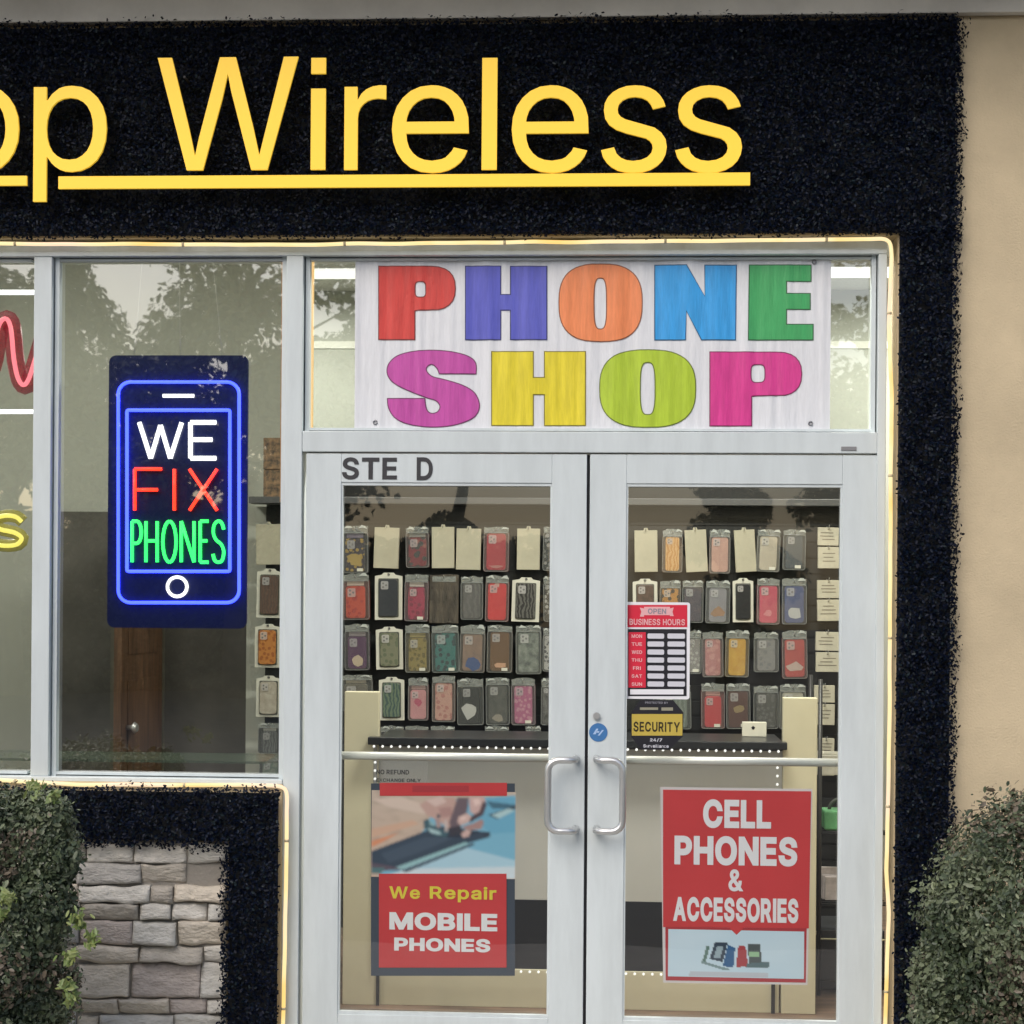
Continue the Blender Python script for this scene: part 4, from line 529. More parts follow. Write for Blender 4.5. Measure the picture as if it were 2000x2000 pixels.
# ------------------------------------------------------------------ doors
def door(px0, px1, gx0, gx1, label, lettering=None):
    x0, x1 = X(px0,1100), X(px1,1100)
    g0, g1 = X(gx0,1100), X(gx1,1100)
    z1 = Z(1150,887); gz1 = Z(1150,944); gz0 = Z(1150,1992)
    y0, y1 = 0.006, 0.052
    d = empty('shop_door', ((x0+x1)/2, 0.03, 0), label, 'door', 'pair of glass entrance doors')
    b = MB()
    b.box(x0, g0, y0, y1, 0.012, z1); b.box(g1, x1, y0, y1, 0.012, z1)
    b.box(g0, g1, y0+.0003, y1, gz1, z1); b.box(g0, g1, y0+.0003, y1, 0.012, gz0)
    b.build('door_frame', M_alu, d, bevel=0.002)
    t = .009
    for q in ((g0, g1, y0+.004, y0+.022, gz1-t, gz1-.0004), (g0, g0+t*.6, y0+.005, y0+.022, gz0+t, gz1-t), (g1-t*.6, g1, y0+.005, y0+.022, gz0+t, gz1-t), (g0, g1, y0+.004, y0+.022, gz0+.0004, gz0+t)):
        b = MB(); b.box(*q); b.build('glazing_bead', M_alu, d)
    pane(g0, g1, gz0, gz1, 0.034, M_dglass, d)
    return d, (x0, x1, g0, g1, z1, gz0, gz1)
dl, DL = door(596, 1145, 665, 1077, 'left white framed glass door lettered STE D on its top rail')
dr, DR = door(1151, 1714, 1223, 1645, 'right white framed glass door bearing the red hours sign')
text('STE', 668, 893, 775, 937, 0.0045, mat('black_vinyl', (0.03,0.03,0.035), 0.5), dl, 'lettering', 0.002, bold='B', gap=75)
text('D', 814, 893, 845, 938, 0.0045, MATS['black_vinyl'], dl, 'lettering', 0.002, bold='B')
M_steel = mat('satin_handle', (0.62,0.63,0.63), 0.32, metal=0.75)
def pull(pxm, pxo, d):
    ya, yb = 0.004, -0.06
    t, bt = W(pxm,1485,yb), W(pxm,1624,yb)
    xo = W(pxo,1555,yb).x; r = 0.035; s = 1 if xo > t.x else -1
    zt, zb_ = t.z, bt.z
    pts = [(t.x-s*0.004, ya, zt), (t.x-s*0.003, yb+.02, zt), (t.x+s*.006, yb+.004, zt), (t.x+s*0.02, yb, zt)]
    pts += [(xo-s*r, yb, zt)] + [(xo-s*r+s*r*math.sin(a), yb, zt-r+r*math.cos(a)) for a in (.4,.8,1.2)] + [(xo, yb, zt-r), (xo, yb, zb_+r)]
    pts += [(xo-s*r+s*r*math.cos(a), yb, zb_+r-r*math.sin(a)) for a in (.4,.8,1.2)] + [(xo-s*r, yb, zb_)]
    pts += [(t.x+s*0.02, yb, zb_), (t.x+s*.006, yb+.004, zb_), (t.x-s*0.003, yb+.02, zb_), (t.x-s*.004, ya, zb_)]
    b = MB(); b.tube(pts, 0.0115, 12); b.build('pull_handle', M_steel, d)
pull(1122, 1070, dl); pull(1168, 1216, dr)
for d, D, pa, pb in ((dl, DL, 1476, 1480), (dr, DR, 1484, 1490)):
    zz = W(870 if d is dl else 1430, (pa+pb)/2, 0.085).z
    b = MB(); b.tube([(D[2]-.02, 0.085, zz), (D[3]+.02, 0.085, zz)], 0.0135, 12)
    b.tube([(D[2]-.012, 0.05, zz), (D[2]-.012, 0.085, zz)], 0.012, 8); b.tube([(D[3]+.012, 0.05, zz), (D[3]+.012, 0.085, zz)], 0.012, 8)
    b.build('push_bar', mat('pale_bar', (0.70,0.70,0.66), 0.35, metal=0.3), d)
b = MB(); b.box(DL[1]-.006, DR[0]+.006, 0.026, 0.04, 0.01, DL[4]); b.build('meeting_seal', M_alud, dr)
b = MB(); b.box(xj1, xr0, 0.0, 0.11, 0.0, 0.011); b.build('threshold', M_steel, fr)

# ------------------------------------------------------------------ boxwood panels
M_leafs = [mat('artificial_leaf_%d' % i, c, r, spec=0.12) for i, (c, r) in enumerate([((0.0008,0.0028,0.011),.5),((0.0014,0.004,0.015),.46),((0.001,0.0045,0.009),.5),((0.003,0.008,0.021),.44),((0.012,0.020,0.025),.40)])]
def leaf_panel(root, rects, dens, name='foliage', size=(0.008, 0.015)):
    PP, NN = [], []
    for (x0, x1, z0, z1, jit) in rects:
        n = int((x1-x0)*(z1-z0)*dens)
        p = np.column_stack([rng.uniform(x0, x1, n), np.zeros(n), rng.uniform(z0, z1, n)])
        lump = np.array([noise.noise(Vector((q[0]*13, q[2]*13, 2))) for q in p])
        dep = rng.uniform(0, 1, n) ** 0.6
        p[:, 1] = -0.030 - dep * (0.050 + 0.022*lump)
        p[:, [0, 2]] += rng.normal(0, 0.003, (n, 2))
        PP.append(p); NN.append(np.tile([0, -1, 0.12], (n, 1)))
        # sprigs that stick out past the edges named in jit
        for e in jit:
            L = (x1-x0) if e in 'tb' else (z1-z0)
            k = int(L * 520)
            s = rng.uniform(0, 1, k)
            ragged = np.array([max(0, noise.noise(Vector((q*L*5, ord(e), 0))) + .5) for q in s])
            o = np.minimum(rng.exponential(0.0055, k), .017) * (0.25 + 1.3 * ragged)
            xx = x0 + s*(x1-x0) if e in 'tb' else (x0-o if e == 'l' else x1+o)
            zz = z0 + s*(z1-z0) if e in 'lr' else (z0-o if e == 'b' else z1+o)
            q = np.column_stack([xx*np.ones(k), -0.03-rng.uniform(0.0, .06, k), zz*np.ones(k)])
            PP.append(q)
            out = {'t': [0,-.5,1], 'b': [0,-.5,-1], 'l': [-1,-.5,0], 'r': [1,-.5,0]}[e]
            NN.append(np.tile(out, (k, 1)))
    P, N = np.concatenate(PP), np.concatenate(NN)
    mi = rng.choice(5, len(P), p=[.34,.3,.2,.1,.06])
    return link(name, leaf_mesh(name, P, N, rng.uniform(*size, len(P)), 0.55, mi, 0.55), M_leafs, root)
M_back = mat('panel_backing', (0.003,0.004,0.006), 0.9)
hz0, hz1 = Z(1000,461), Z(1000,52)
hx0, hx1 = X(1748,1000), X(1857,1000)
hp = empty('leaf_panel', (hx0, 0, 0), 'near black artificial boxwood panel running above and right of the doors', 'leaf panel')
b = MB(); b.box(-4.1, X(1862,200), -0.0315, -0.0205, hz0+.001, hz1-.001); b.box(hx0+.004, hx1-.006, -0.0312, -0.0208, 0.0, hz0+.0005)
b.build('backing_board', M_back, hp)
leaf_panel(hp, [(-2.8, X(1862,200), hz0, hz1-.005, 'tb'), (X(1850,200), X(1868,200), hz0-.03, hz1-.012, 'r'), (hx0, hx1, 0.0, hz0+.01, 'r')], 30000)
lx0, lx1 = X(447,1800), X(551,1800)
lz1, lz0 = Z(350,1538), Z(350,1643)
lp = empty('leaf_panel', (lx1, 0, 0), 'L shaped near black boxwood panel framing the stone below the window', 'leaf panel')
b = MB(); b.box(-2.85, lx1-.005, -0.0525, -0.0475, lz0+.01, lz1-.008); b.box(lx0+.01, lx1-.005, -0.0522, -0.0478, 0.0, lz0+.0095)
b.build('backing_board', M_back, lp)
o = leaf_panel(lp, [(-2.8, lx1, lz0, lz1, 'tb'), (lx0, lx1, 0.0, lz0, 'l')], 27000)
o.location.y -= 0.02

# ------------------------------------------------------------------ rope lights
M_rope = emat('warm_rope_light', (1.0, 0.78, 0.38), 1.08)
n_, l_ = M_rope.node_tree.nodes, M_rope.node_tree.links
tc_ = n_.new('ShaderNodeTexCoord'); tx_ = n_.new('ShaderNodeTexNoise'); tx_.inputs['Scale'].default_value = 3.2; tx_.inputs['Detail'].default_value = 3
rp_ = n_.new('ShaderNodeValToRGB')
for p_, c_ in ((0.38, (1,.66,.20,1)), (0.5, (1,.80,.40,1)), (0.62, (1,.74,.50,1))):
    e_ = rp_.color_ramp.elements.new(p_); e_.color = c_
rp_.color_ramp.elements.remove(rp_.color_ramp.elements[0]); rp_.color_ramp.elements.remove(rp_.color_ramp.elements[-1])
l_.new(tc_.outputs['Object'], tx_.inputs['Vector']); l_.new(tx_.outputs['Fac'], rp_.inputs[0]); l_.new(rp_.outputs[0], n_['Principled BSDF'].inputs['Emission Color'])
def rope(pts, label, r=0.0062):
    P = []
    for i in range(len(pts)-1):
        a, c = pts[i], pts[i+1]
        L = math.hypot(c[0]-a[0], c[1]-a[1]); n = max(1, int(L/28))
        P += [(a[0]+(c[0]-a[0])*k/n, a[1]+(c[1]-a[1])*k/n) for k in range(n)]
    P.append(pts[-1])
    V = []
    for i, (x, y) in enumerate(P):
        v = W(x, y, -0.034)
        j = 0.0022
        V.append(Vector((v.x + j*noise.noise(Vector((i*.33, 1, 0))), -0.034 + .004*noise.noise(Vector((i*.4, 5, 0))), v.z + j*noise.noise(Vector((i*.33, 9, 0))))))
    t = empty('rope_light', V[-1], label, 'rope light', 'warm rope lights round the shopfront')
    b = MB(); b.tube(smooth_path(V, 2), r, 8); b.build('light_tube', M_rope, t)
    for q in range(9, len(V)-3, 11):
        b = MB()
        d = (V[q+1]-V[q-1]).normalized(); b.tube([V[q]-d*.004, V[q]+d*.004], r*1.25, 8)
        b.build('mounting_clip', mat('clear_clip', (0.62,0.52,0.32), 0.4), t)
rope([(-250,477),(0,476),(300,477),(560,478),(900,474),(1300,471),(1700,467),(1722,466),(1733,469),(1739,478),(1741,500),(1736,640),(1742,780),(1740,900),(1739,1100),(1737,1450),(1731,1700),(1736,1780),(1729,2000),(1726,2230)], 'warm rope light along the head and right side of the shopfront')
rope([(-250,1523),(0,1524),(150,1532),(300,1533),(480,1533),(540,1535),(556,1541),(561,1556),(559,1700),(556,1850),(553,2000),(549,2230)], 'warm rope light under the window sill and down beside the door')

M_strip = emat('orange_strip_light', (1.0, 0.60, 0.22), 1.25)
for (px, y0, y1, lab) in ((608, 505, 840, 'thin orange light strip at the left end of the transom window'), (1706, 520, 838, 'thin orange light strip at the right end of the transom window'), (553, 505, 980, 'thin orange light strip beside the sign window jamb')):
    b = MB(); y = 0.075
    a, c = W(px-3, y0, y), W(px+3, y1, y)
    b.box(a.x, c.x, y, y+.006, c.z, a.z)
    o = b.build('strip_light', M_strip if px != 553 else emat('dim_orange_strip', (1.0,.5,.2), .5), None, (a.x, y, c.z)); tag(o, lab, 'strip light', 'orange strip lights inside the glass')
# ------------------------------------------------------------------ shop name
M_yel = mat('yellow_sign_face', (0.80, 0.49, 0.035), 0.45, emit=(1.0, 0.64, 0.05), estr=0.42)
sg = empty('shop_sign', W(780, 362, -0.13), 'yellow underlined sign letters reading op Wireless on the black leaf panel', 'sign letters')
for ch, a, t, c, d in (('o',-108,167,36,337),('p',66,168,207,393),('W',308,113,581,331),('i',608,113,635,331),('r',673,167,753,331),('e',766,167,915,337),('l',942,113,970,331),('e',1000,167,1149,337),('s',1175,167,1302,337),('s',1320,167,1449,337)):
    text(ch, a, t, c, d, -0.132, M_yel, sg, 'letter', 0.010, sq=True)
b = MB(); b.pbox(-260, 345, 52, 362, -0.132, -0.122); b.pbox(114, 344.5, 1465, 361.5, -0.132, -0.122)
b.build('underline_bar', M_yel, sg)
for px, py in ((0,354),(300,354),(600,354),(900,354),(1200,354),(1420,354),(80,260),(360,150),(621,250),(690,250),(840,250),(956,250),(1075,250),(1238,250),(1385,250),(-40,330)):
    b = MB(); v = W(px, py, -0.122); b.tube([(v.x, -0.1225, v.z), (v.x, -0.03, v.z)], 0.004, 6)
    b.build('standoff_pin', M_alud, sg)

# ------------------------------------------------------------------ banner
BY = 0.036
def fold(x, z):
    q = 0.0040*noise.noise(Vector((x*22, z*1.6, 1))) + 0.0042*noise.noise(Vector((x*8+z*2.0, z*2.6, 7)))
    q += 0.0024*noise.noise(Vector((x*55, z*3, 4)))
    return max(-0.012, min(0.012, q))
bn = empty('banner', (W(1158, 842, BY).x, BY, zb1), 'white cloth banner with multicoloured PHONE SHOP letters above the doors', 'banner')
bx0, bx1, bz0, bz1 = W(693,700,BY).x, W(1622,700,BY).x, zb1+.001, zt0-.001
b = MB(); nx, nz = 260, 40
g = [[None]*(nz+1) for _ in range(nx+1)]
for i in range(nx+1):
    for j in range(nz+1):
        x, z = bx0+(bx1-bx0)*i/nx, bz0+(bz1-bz0)*j/nz
        g[i][j] = b.b.verts.new((x, BY+fold(x,z), z))
for i in range(nx):
    for j in range(nz):
        b.b.faces.new((g[i][j], g[i+1][j], g[i+1][j+1], g[i][j+1])).smooth = True
M_cloth = mat('banner_cloth', (0.70,0.715,0.75), 0.42, var=0.05, vscale=30, bump=0.12, bscale=45, stretch=(4,1,0.5))
b.build('cloth', M_cloth, bn)
def p5(x, y): return (560+x/3.22, 480+y/3.22)
def p6(x, y): return (1140+x/3.02, 480+y/3.02)
def superell(f, x0, x1, y0, y1, e=2.7, n=48):
    cx, cy, a, c = (x0+x1)/2, (y0+y1)/2, (x1-x0)/2, (y1-y0)/2
    r = []
    for k in range(n):
        t = 2*math.pi*k/n; s, q = math.sin(t), math.cos(t)
        r.append(f(cx + a*math.copysign(abs(q)**(2/e), q), cy + c*math.copysign(abs(s)**(2/e), s)))
    return r
def pshape(f, x0, x1, y0, y1, sx, yb, hole):
    r = (yb-y0)/2
    k = [(x0,y0),(x1-r*1.15,y0)]
    for q in range(1, 12):
        a = -math.pi/2 + math.pi*q/12
        k.append((x1-r*1.15 + 1.15*r*math.copysign(abs(math.cos(a))**.8, math.cos(a)), y0+r+r*math.copysign(abs(math.sin(a))**.8, math.sin(a))))
    k += [(sx+20,yb),(sx,yb+4),(sx,y1),(x0,y1)]
    return [[f(*q) for q in k], superell(f, *hole, e=3.5, n=24)]
def hshape(f, x0, xa, xb, x1, y0, ya, yb, y1):
    return [[f(*q) for q in ((x0,y0),(xa,y0),(xa,ya),(xb,ya),(xb,y0),(x1,y0),(x1,y1),(xb,y1),(xb,yb),(xa,yb),(xa,y1),(x0,y1))]]
SO = [(1190,805),(960,805),(945,770),(912,745),(880,765),(883,795),(920,825),(1000,845),(1110,880),(1180,925),(1210,990),(1200,1050),(1150,1095),(1040,1130),(900,1140),(760,1120),(680,1080),(642,1020),(635,962),(868,962),(880,1030),(910,1055),(950,1045),(965,1010),(940,975),(880,955),(800,925),(710,885),(655,845),(632,795),(645,740),(700,692),(800,665),(930,658),(1060,672),(1150,700),(1188,740)]
CORN = {0, 1, 18, 19}
def corner_smooth(P):
    out, n = [], len(P)
    for i in range(n):
        p1, p2 = Vector((*P[i],0)), Vector((*P[(i+1)%n],0))
        p0 = p1 if i in CORN else Vector((*P[i-1],0)); p3 = p2 if (i+1)%n in CORN else Vector((*P[(i+2)%n],0))
        m = 1 if (i in CORN and (i+1)%n in CORN) else 4
        for k in range(m):
            t = k/m
            q = 0.5*((2*p1)+(p2-p0)*t+(2*p0-5*p1+4*p2-p3)*t*t+(3*p1-p0-3*p2+p3)*t**3)
            out.append((q.x, q.y))
    return out
LET = [('red letter P', (0.62,0.055,0.045), pshape(p5,580,1060,130,590,805,405,(806,876,225,325))),
 ('blue violet letter H', (0.105,0.115,0.52), hshape(p5,1125,1345,1408,1635,130,308,405,590)),
 ('orange letter O', (0.80,0.25,0.095), [superell(lambda x,y:(x,y),1092,1254,516,667), superell(lambda x,y:(x,y),1160,1185,543,643,3.2)]),
 ('sky blue letter N', (0.035,0.33,0.74), [[p6(*q) for q in ((420,115),(605,115),(715,300),(715,115),(900,115),(895,555),(695,555),(605,385),(600,555),(420,555))]]),
 ('green letter E', (0.055,0.37,0.12), [[p6(*q) for q in ((978,115),(1340,115),(1340,210),(1195,210),(1195,283),(1335,283),(1335,375),(1195,375),(1195,465),(1352,465),(1352,555),(972,555))]]),
 ('magenta letter S', (0.52,0.075,0.36), [[p5(*q) for q in corner_smooth(SO)]]),
 ('yellow letter H', (0.74,0.62,0.03), hshape(p5,1290,1550,1622,1878,667,830,935,1130)),
 ('lime letter O', (0.42,0.57,0.035), [superell(p6,95,660,615,1070), superell(p6,333,422,688,997,3.2)]),
 ('hot pink letter P', (0.66,0.045,0.27), pshape(p6,745,1285,628,1062,990,885,(985,1070,700,808)))]
def on_cloth(me, off):
    bm = bmesh.new(); bm.from_mesh(me)
    xs = [v.co.x for v in bm.verts]; zs_ = [v.co.z for v in bm.verts]
    x = min(xs)+.01
    while x < max(xs):
        bmesh.ops.bisect_plane(bm, geom=bm.verts[:]+bm.edges[:]+bm.faces[:], plane_co=(x,0,0), plane_no=(1,0,0)); x += .0095
    z = min(zs_)+.02
    while z < max(zs_):
        bmesh.ops.bisect_plane(bm, geom=bm.verts[:]+bm.edges[:]+bm.faces[:], plane_co=(0,0,z), plane_no=(0,0,1)); z += .02
    for v in bm.verts: v.co.y = BY + fold(v.co.x, v.co.z) - off
    for f in bm.faces: f.smooth = True
    bm.to_mesh(me); bm.free()
def flat_mesh(spl, off=0.0):
    c = bpy.data.curves.new('o', 'CURVE'); c.dimensions = '2D'; c.fill_mode = 'FRONT'
    if off:
        spl = [s if (area2(s) > 0) == (i == 0) else s[::-1] for i, s in enumerate(spl)]
        spl = [grow(s, off) for s in spl]
    c.extrude = 0
    for s in spl:
        sp = c.splines.new('POLY'); sp.points.add(len(s)-1)
        for i, (x, z) in enumerate(s): sp.points[i].co = (x, z, 0, 1)
        sp.use_cyclic_u = True
    o = bpy.data.objects.new('o', c); me = bpy.data.meshes.new_from_object(o)
    bpy.data.objects.remove(o); bpy.data.curves.remove(c); me.materials.clear()
    me.transform(Matrix.Rotation(math.pi/2, 4, 'X'))
    return me
for lab, colr, loops in LET:
    spl = [[(W(x,y,BY).x, W(x,y,BY).z) for x, y in s] for s in loops]
    o1 = flat_mesh(spl, 0.0022); on_cloth(o1, 0.0016)
    dk = tuple(c*0.28+.015 for c in colr)
    o = link('letter_outline', o1, mat('ink_outline_'+lab.replace(' ','_'), dk, 0.45), bn)
    o2 = flat_mesh(spl, -0.0012); on_cloth(o2, 0.0024)
    o = link('letter', o2, mat('ink_'+lab.replace(' ','_'), colr, 0.40, var=0.13, vscale=14, bump=0.12, bscale=45, stretch=(4,1,0.5)), bn)
    o['label'] = lab + ' printed on the banner'
for px, py in ((733,825),(1583,827),(1590,512)):
    v = W(px, py, BY); y = BY+fold(v.x, v.z)-.003
    b = MB(); b.tube([(v.x+.006*math.cos(a), y, v.z+.006*math.sin(a)) for a in np.linspace(0, 6.283, 13)[:-1]], .002, 6, closed=True)
    b.build('grommet', mat('dull_grommet', (0.25,0.25,0.27), 0.4, metal=.6), bn)

# ------------------------------------------------------------------ posters
def sheet(pts_px, Y, thick, m, parent, name):
    b = MB(); b.prism([(W(x,y,Y).x, W(x,y,Y).z) for x, y in pts_px], Y, Y+thick)
    return b.build(name, m, parent)
def rect(x0, y0, x1, y1): return [(x0,y0),(x1,y0),(x1,y1),(x0,y1)]
def q2(x, y): return (560+x/3.22, 1450+y/3.22)
def q3(x, y): return (1140+x/3.116, 1450+y/3.116)
def Rq(f, x0, y0, x1, y1): return rect(*f(x0,y0), *f(x1,y1))
PY = 0.050
M_navy = mat('navy_print', (0.045,0.06,0.085), 0.4)
M_red = mat('red_print', (0.58,0.045,0.05), 0.4, var=0.06, vscale=3)
M_red2 = mat('dark_red_print', (0.42,0.035,0.045), 0.4)
M_ylt = mat('yellow_print', (0.75,0.62,0.06), 0.4)
po = empty('poster', W(865, 1905, PY), 'poster reading We Repair MOBILE PHONES on the left door glass', 'poster', 'posters on the doors')
sheet(Rq(q2,530,258,1435,1468), PY, .002, M_navy, po, 'sheet')
def paint(f, x0, y0, x1, y1, Y, fn, nx, ny, parent, name):
    a, c = W(*f(x0,y0), Y), W(*f(x1,y1), Y)
    me = bpy.data.meshes.new(name)
    V = [(a.x+(c.x-a.x)*i/nx, Y, a.z+(c.z-a.z)*j/ny) for j in range(ny+1) for i in range(nx+1)]
    F = [(j*(nx+1)+i, (j+1)*(nx+1)+i, (j+1)*(nx+1)+i+1, j*(nx+1)+i+1) for j in range(ny) for i in range(nx)]
    me.from_pydata(V, [], F)
    at = me.color_attributes.new('ink', 'FLOAT_COLOR', 'POINT')
    at.data.foreach_set('color', np.array([(*fn(i/nx, j/ny), 1.0) for j in range(ny+1) for i in range(nx+1)]).reshape(-1))
    if 'painted_print' not in MATS:
        m = mat('painted_print', (1,1,1), 0.4)
        n = m.node_tree.nodes.new('ShaderNodeAttribute'); n.attribute_name = 'ink'
        m.node_tree.links.new(n.outputs['Color'], m.node_tree.nodes['Principled BSDF'].inputs['Base Color'])
    return link(name, me, MATS['painted_print'], parent)
def lin(r, g, b_): return np.array([(v/255/12.92 if v <= 10 else ((v/255+.055)/1.055)**2.4) for v in (r,g,b_)])
def inpoly(x, y, P):
    c = False; n = len(P)
    for i in range(n):
        x0, y0 = P[i]; x1, y1 = P[i-1]
        if (y0 > y) != (y1 > y) and x < (x1-x0)*(y-y0)/(y1-y0)+x0: c = not c
    return c
LAY = [  # painted layers of the repair picture, in its own 905 x 560 frame
 ([(420,60),(905,20),(905,560),(40,560),(330,250)], (128,186,212)), ([(560,60),(905,30),(905,260),(740,270)], (112,176,206)), ([(470,330),(905,440),(905,560),(120,560)], (178,213,230)),
 ([(240,505),(905,480),(905,560),(60,560)], (216,228,235)),
 ([(0,60),(180,40),(420,120),(330,150),(120,110)], (222,200,186)), ([(0,250),(260,190),(300,215),(0,310)], (216,176,152)), ([(0,330),(180,270),(60,340),(0,370)], (226,150,112)),
 ([(0,395),(300,275),(420,225),(745,262),(730,296),(600,335),(330,440),(130,505),(0,470)], (56,72,90)), ([(60,410),(330,300),(520,300),(300,400),(110,470)], (70,86,104)), ([(380,250),(560,240),(680,262),(560,300),(430,300)], (44,54,70)),
 ([(150,498),(590,326),(616,336),(190,514)], (156,198,202)), ([(190,516),(616,338),(640,330),(650,342),(220,528)], (74,92,108)), ([(0,470),(130,490),(200,512),(0,524)], (98,84,98)), ([(0,500),(90,500),(60,540),(0,540)], (84,120,124)),
 ([(300,90),(380,40),(520,40),(560,110),(545,200),(480,240),(420,190),(350,160)], (202,166,156)), ([(340,60),(440,30),(470,70),(400,100)], (224,196,188)), ([(420,110),(500,100),(510,160),(440,170)], (184,144,138)),
 ([(540,40),(610,40),(600,130),(560,220),(500,250),(488,200)], (112,96,104)), ([(610,36),(700,26),(716,60),(700,110),(650,150),(618,130)], (214,178,172)), ([(634,50),(676,44),(684,76),(650,96)], (238,208,200)),
 ([(700,60),(724,80),(700,150),(620,200),(600,176),(676,130)], (86,68,76)), ([(545,165),(600,140),(628,160),(610,200),(560,220),(540,200)], (216,182,174)), ([(556,168),(590,156),(598,176),(566,190)], (236,206,198)),
 ([(560,232),(640,204),(690,176),(706,196),(690,240),(620,250)], (176,140,136)), ([(560,268),(600,244),(626,256),(612,290),(574,300)], (212,178,170)), ([(470,240),(560,220),(570,270),(500,290)], (60,58,68)),
 ([(326,196),(350,180),(420,236),(490,262),(470,300),(392,288),(330,240)], (66,98,110)), ([(352,236),(430,262),(440,284),(372,270)], (176,204,208)), ([(360,190),(392,206),(400,230),(368,220)], (150,186,192)),
 ([(398,180),(424,168),(440,230),(412,240)], (176,150,148)), ([(410,150),(432,150),(432,172),(412,172)], (70,76,90)), ([(455,190),(475,185),(480,260),(462,262)], (206,190,186)),
 ([(715,60),(905,82),(905,104),(760,108)], (70,112,134)), ([(730,150),(905,84),(905,104),(790,176)], (58,78,92)), ([(752,150),(860,105),(900,118),(800,172)], (182,212,218)), ([(700,262),(742,258),(746,290),(712,292)], (52,62,78))]
ST = [(0,0)]+[(.007*math.cos(k*.785),.0115*math.sin(k*.785)) for k in range(8)]+[(.013*math.cos(k*.785+.39),.021*math.sin(k*.785+.39)) for k in range(8)]
def picture(u, v):
    acc = np.zeros(3)
    for du, dv in ST:
        x, y = (u + du)*905, (v + dv)*560
        t = min(1, max(0, (y/560)))
        c = lin(206,186,170)*(1-.25*t) + lin(212,160,130)*.25*t
        if 0 < y < 400 and x < 420: c = c * (1 - .16*max(0, noise.noise(Vector((x*.012-y*.006, y*.02, 0)))*2))
        for P, colr in LAY:
            if inpoly(x, y, P): c = lin(*colr)
        acc += c
    return acc/len(ST)*0.97
paint(q2, 535, 300, 1438, 860, PY-.0012, picture, 150, 95, po, 'repair_picture')
sheet(Rq(q2,585,254,1385,336), PY-.0026, .0008, M_red, po, 'red_bar')
sheet(Rq(q2,790,272,1145,312), PY-.0034, .0004, M_red2, po, 'red_bar')
sheet(Rq(q2,580,826,1382,1416), PY-.0026, .0008, M_red, po, 'red_block')
def T(f, word, x0, y0, x1, y1, Y, m, par, **k):
    return text(word, *f(x0,y0), *f(x1,y1), Y, m, par, thick=0.0006, **k)
TY = PY-.004
T(q2,'We',645,905,838,985,TY,M_ylt,po,bold='B'); T(q2,'Repair',900,903,1318,1010,TY,M_ylt,po,bold='B')
T(q2,'MOBILE',646,1066,1324,1190,TY,M_white,po,bold='K',gap=38); T(q2,'PHONES',676,1226,1280,1322,TY,M_white,po,bold='K',gap=38)

cp = empty('poster', W(1440, 1918, PY), 'red poster reading CELL PHONES & ACCESSORIES on the right door glass', 'poster', 'posters on the doors')
sheet([q3(466,272),q3(1392,284),q3(1362,1476),q3(484,1462)], PY, .002, mat('pale_print', (0.66,0.62,0.63), .45), cp, 'sheet')
sheet([q3(483,288),q3(1384,298),q3(1370,1132),q3(975,1128),q3(930,1172),q3(885,1127),q3(483,1124)], PY-.0026, .0008, M_red, cp, 'red_block')
fo = [q3(497,1124),q3(1357,1132),q3(1352,1462),q3(499,1448)]
sheet(fo, PY-.0012, .0006, M_red2, cp, 'red_border')
def products(u, v):
    x, y = u*830+515, v*306+1132
    c = lin(186,212,228) + (lin(206,224,236)-lin(186,212,228))*(.5+.5*noise.noise(Vector((u*2,v*2,3))))
    for P, k in (([(725,1340),(750,1235),(770,1235),(745,1345)],(90,120,110)), ([(770,1320),(800,1210),(880,1210),(850,1340)],(44,60,78)), ([(795,1310),(815,1235),(855,1235),(832,1318)],(150,170,180)),
                 ([(850,1365),(880,1225),(925,1245),(915,1375)],(40,92,140)), ([(930,1370),(945,1230),(990,1235),(1005,1365)],(166,60,66)), ([(1000,1215),(1080,1215),(1085,1345),(1010,1345)],(74,84,86)),
                 ([(1010,1270),(1075,1270),(1075,1300),(1012,1300)],(150,190,150)), ([(1000,1345),(1135,1330),(1130,1370),(990,1370)],(84,110,116)), ([(715,1330),(760,1345),(900,1385),(860,1392),(720,1350)],(120,146,150)),
                 ([(650,1402),(1125,1402),(1125,1432),(640,1432)],(188,194,204))):
        if inpoly(x, y, P): c = lin(*k)
    return c
paint(q3, 515, 1136, 1340, 1440, PY-.0024, products, 120, 48, cp, 'product_picture')
M_lt = mat('pale_white_print', (0.78,0.77,0.80), .4)
T(q3,'CELL',727,345,1140,527,TY,M_lt,cp,bold='K',gap=40); T(q3,'PHONES',553,565,1300,757,TY,M_lt,cp,bold='K',gap=40)
T(q3,'&',882,772,972,908,TY,M_lt,cp,bold='B'); T(q3,'ACCESSORIES',545,938,1306,1102,TY,M_lt,cp,bold='K',gap=45)

nt_ = empty('paper_notice', W(770,1530,PY), 'small clear notice with black NO REFUND lettering above the repair poster', 'notice')
sheet(rect(731,1486,835,1529), PY+.003, .0006, mat('clear_film', (0.5,0.5,0.48), .3, trans=.93), nt_, 'sheet')
T(lambda x,y:(x,y),'NO REFUND',735,1503,799,1513,PY+.002,MATS['black_vinyl'],nt_,bold='B',space=200)
T(lambda x,y:(x,y),'EXCHANGE ONLY',735,1520,822,1528,PY+.002,MATS['black_vinyl'],nt_,bold='B',space=240)

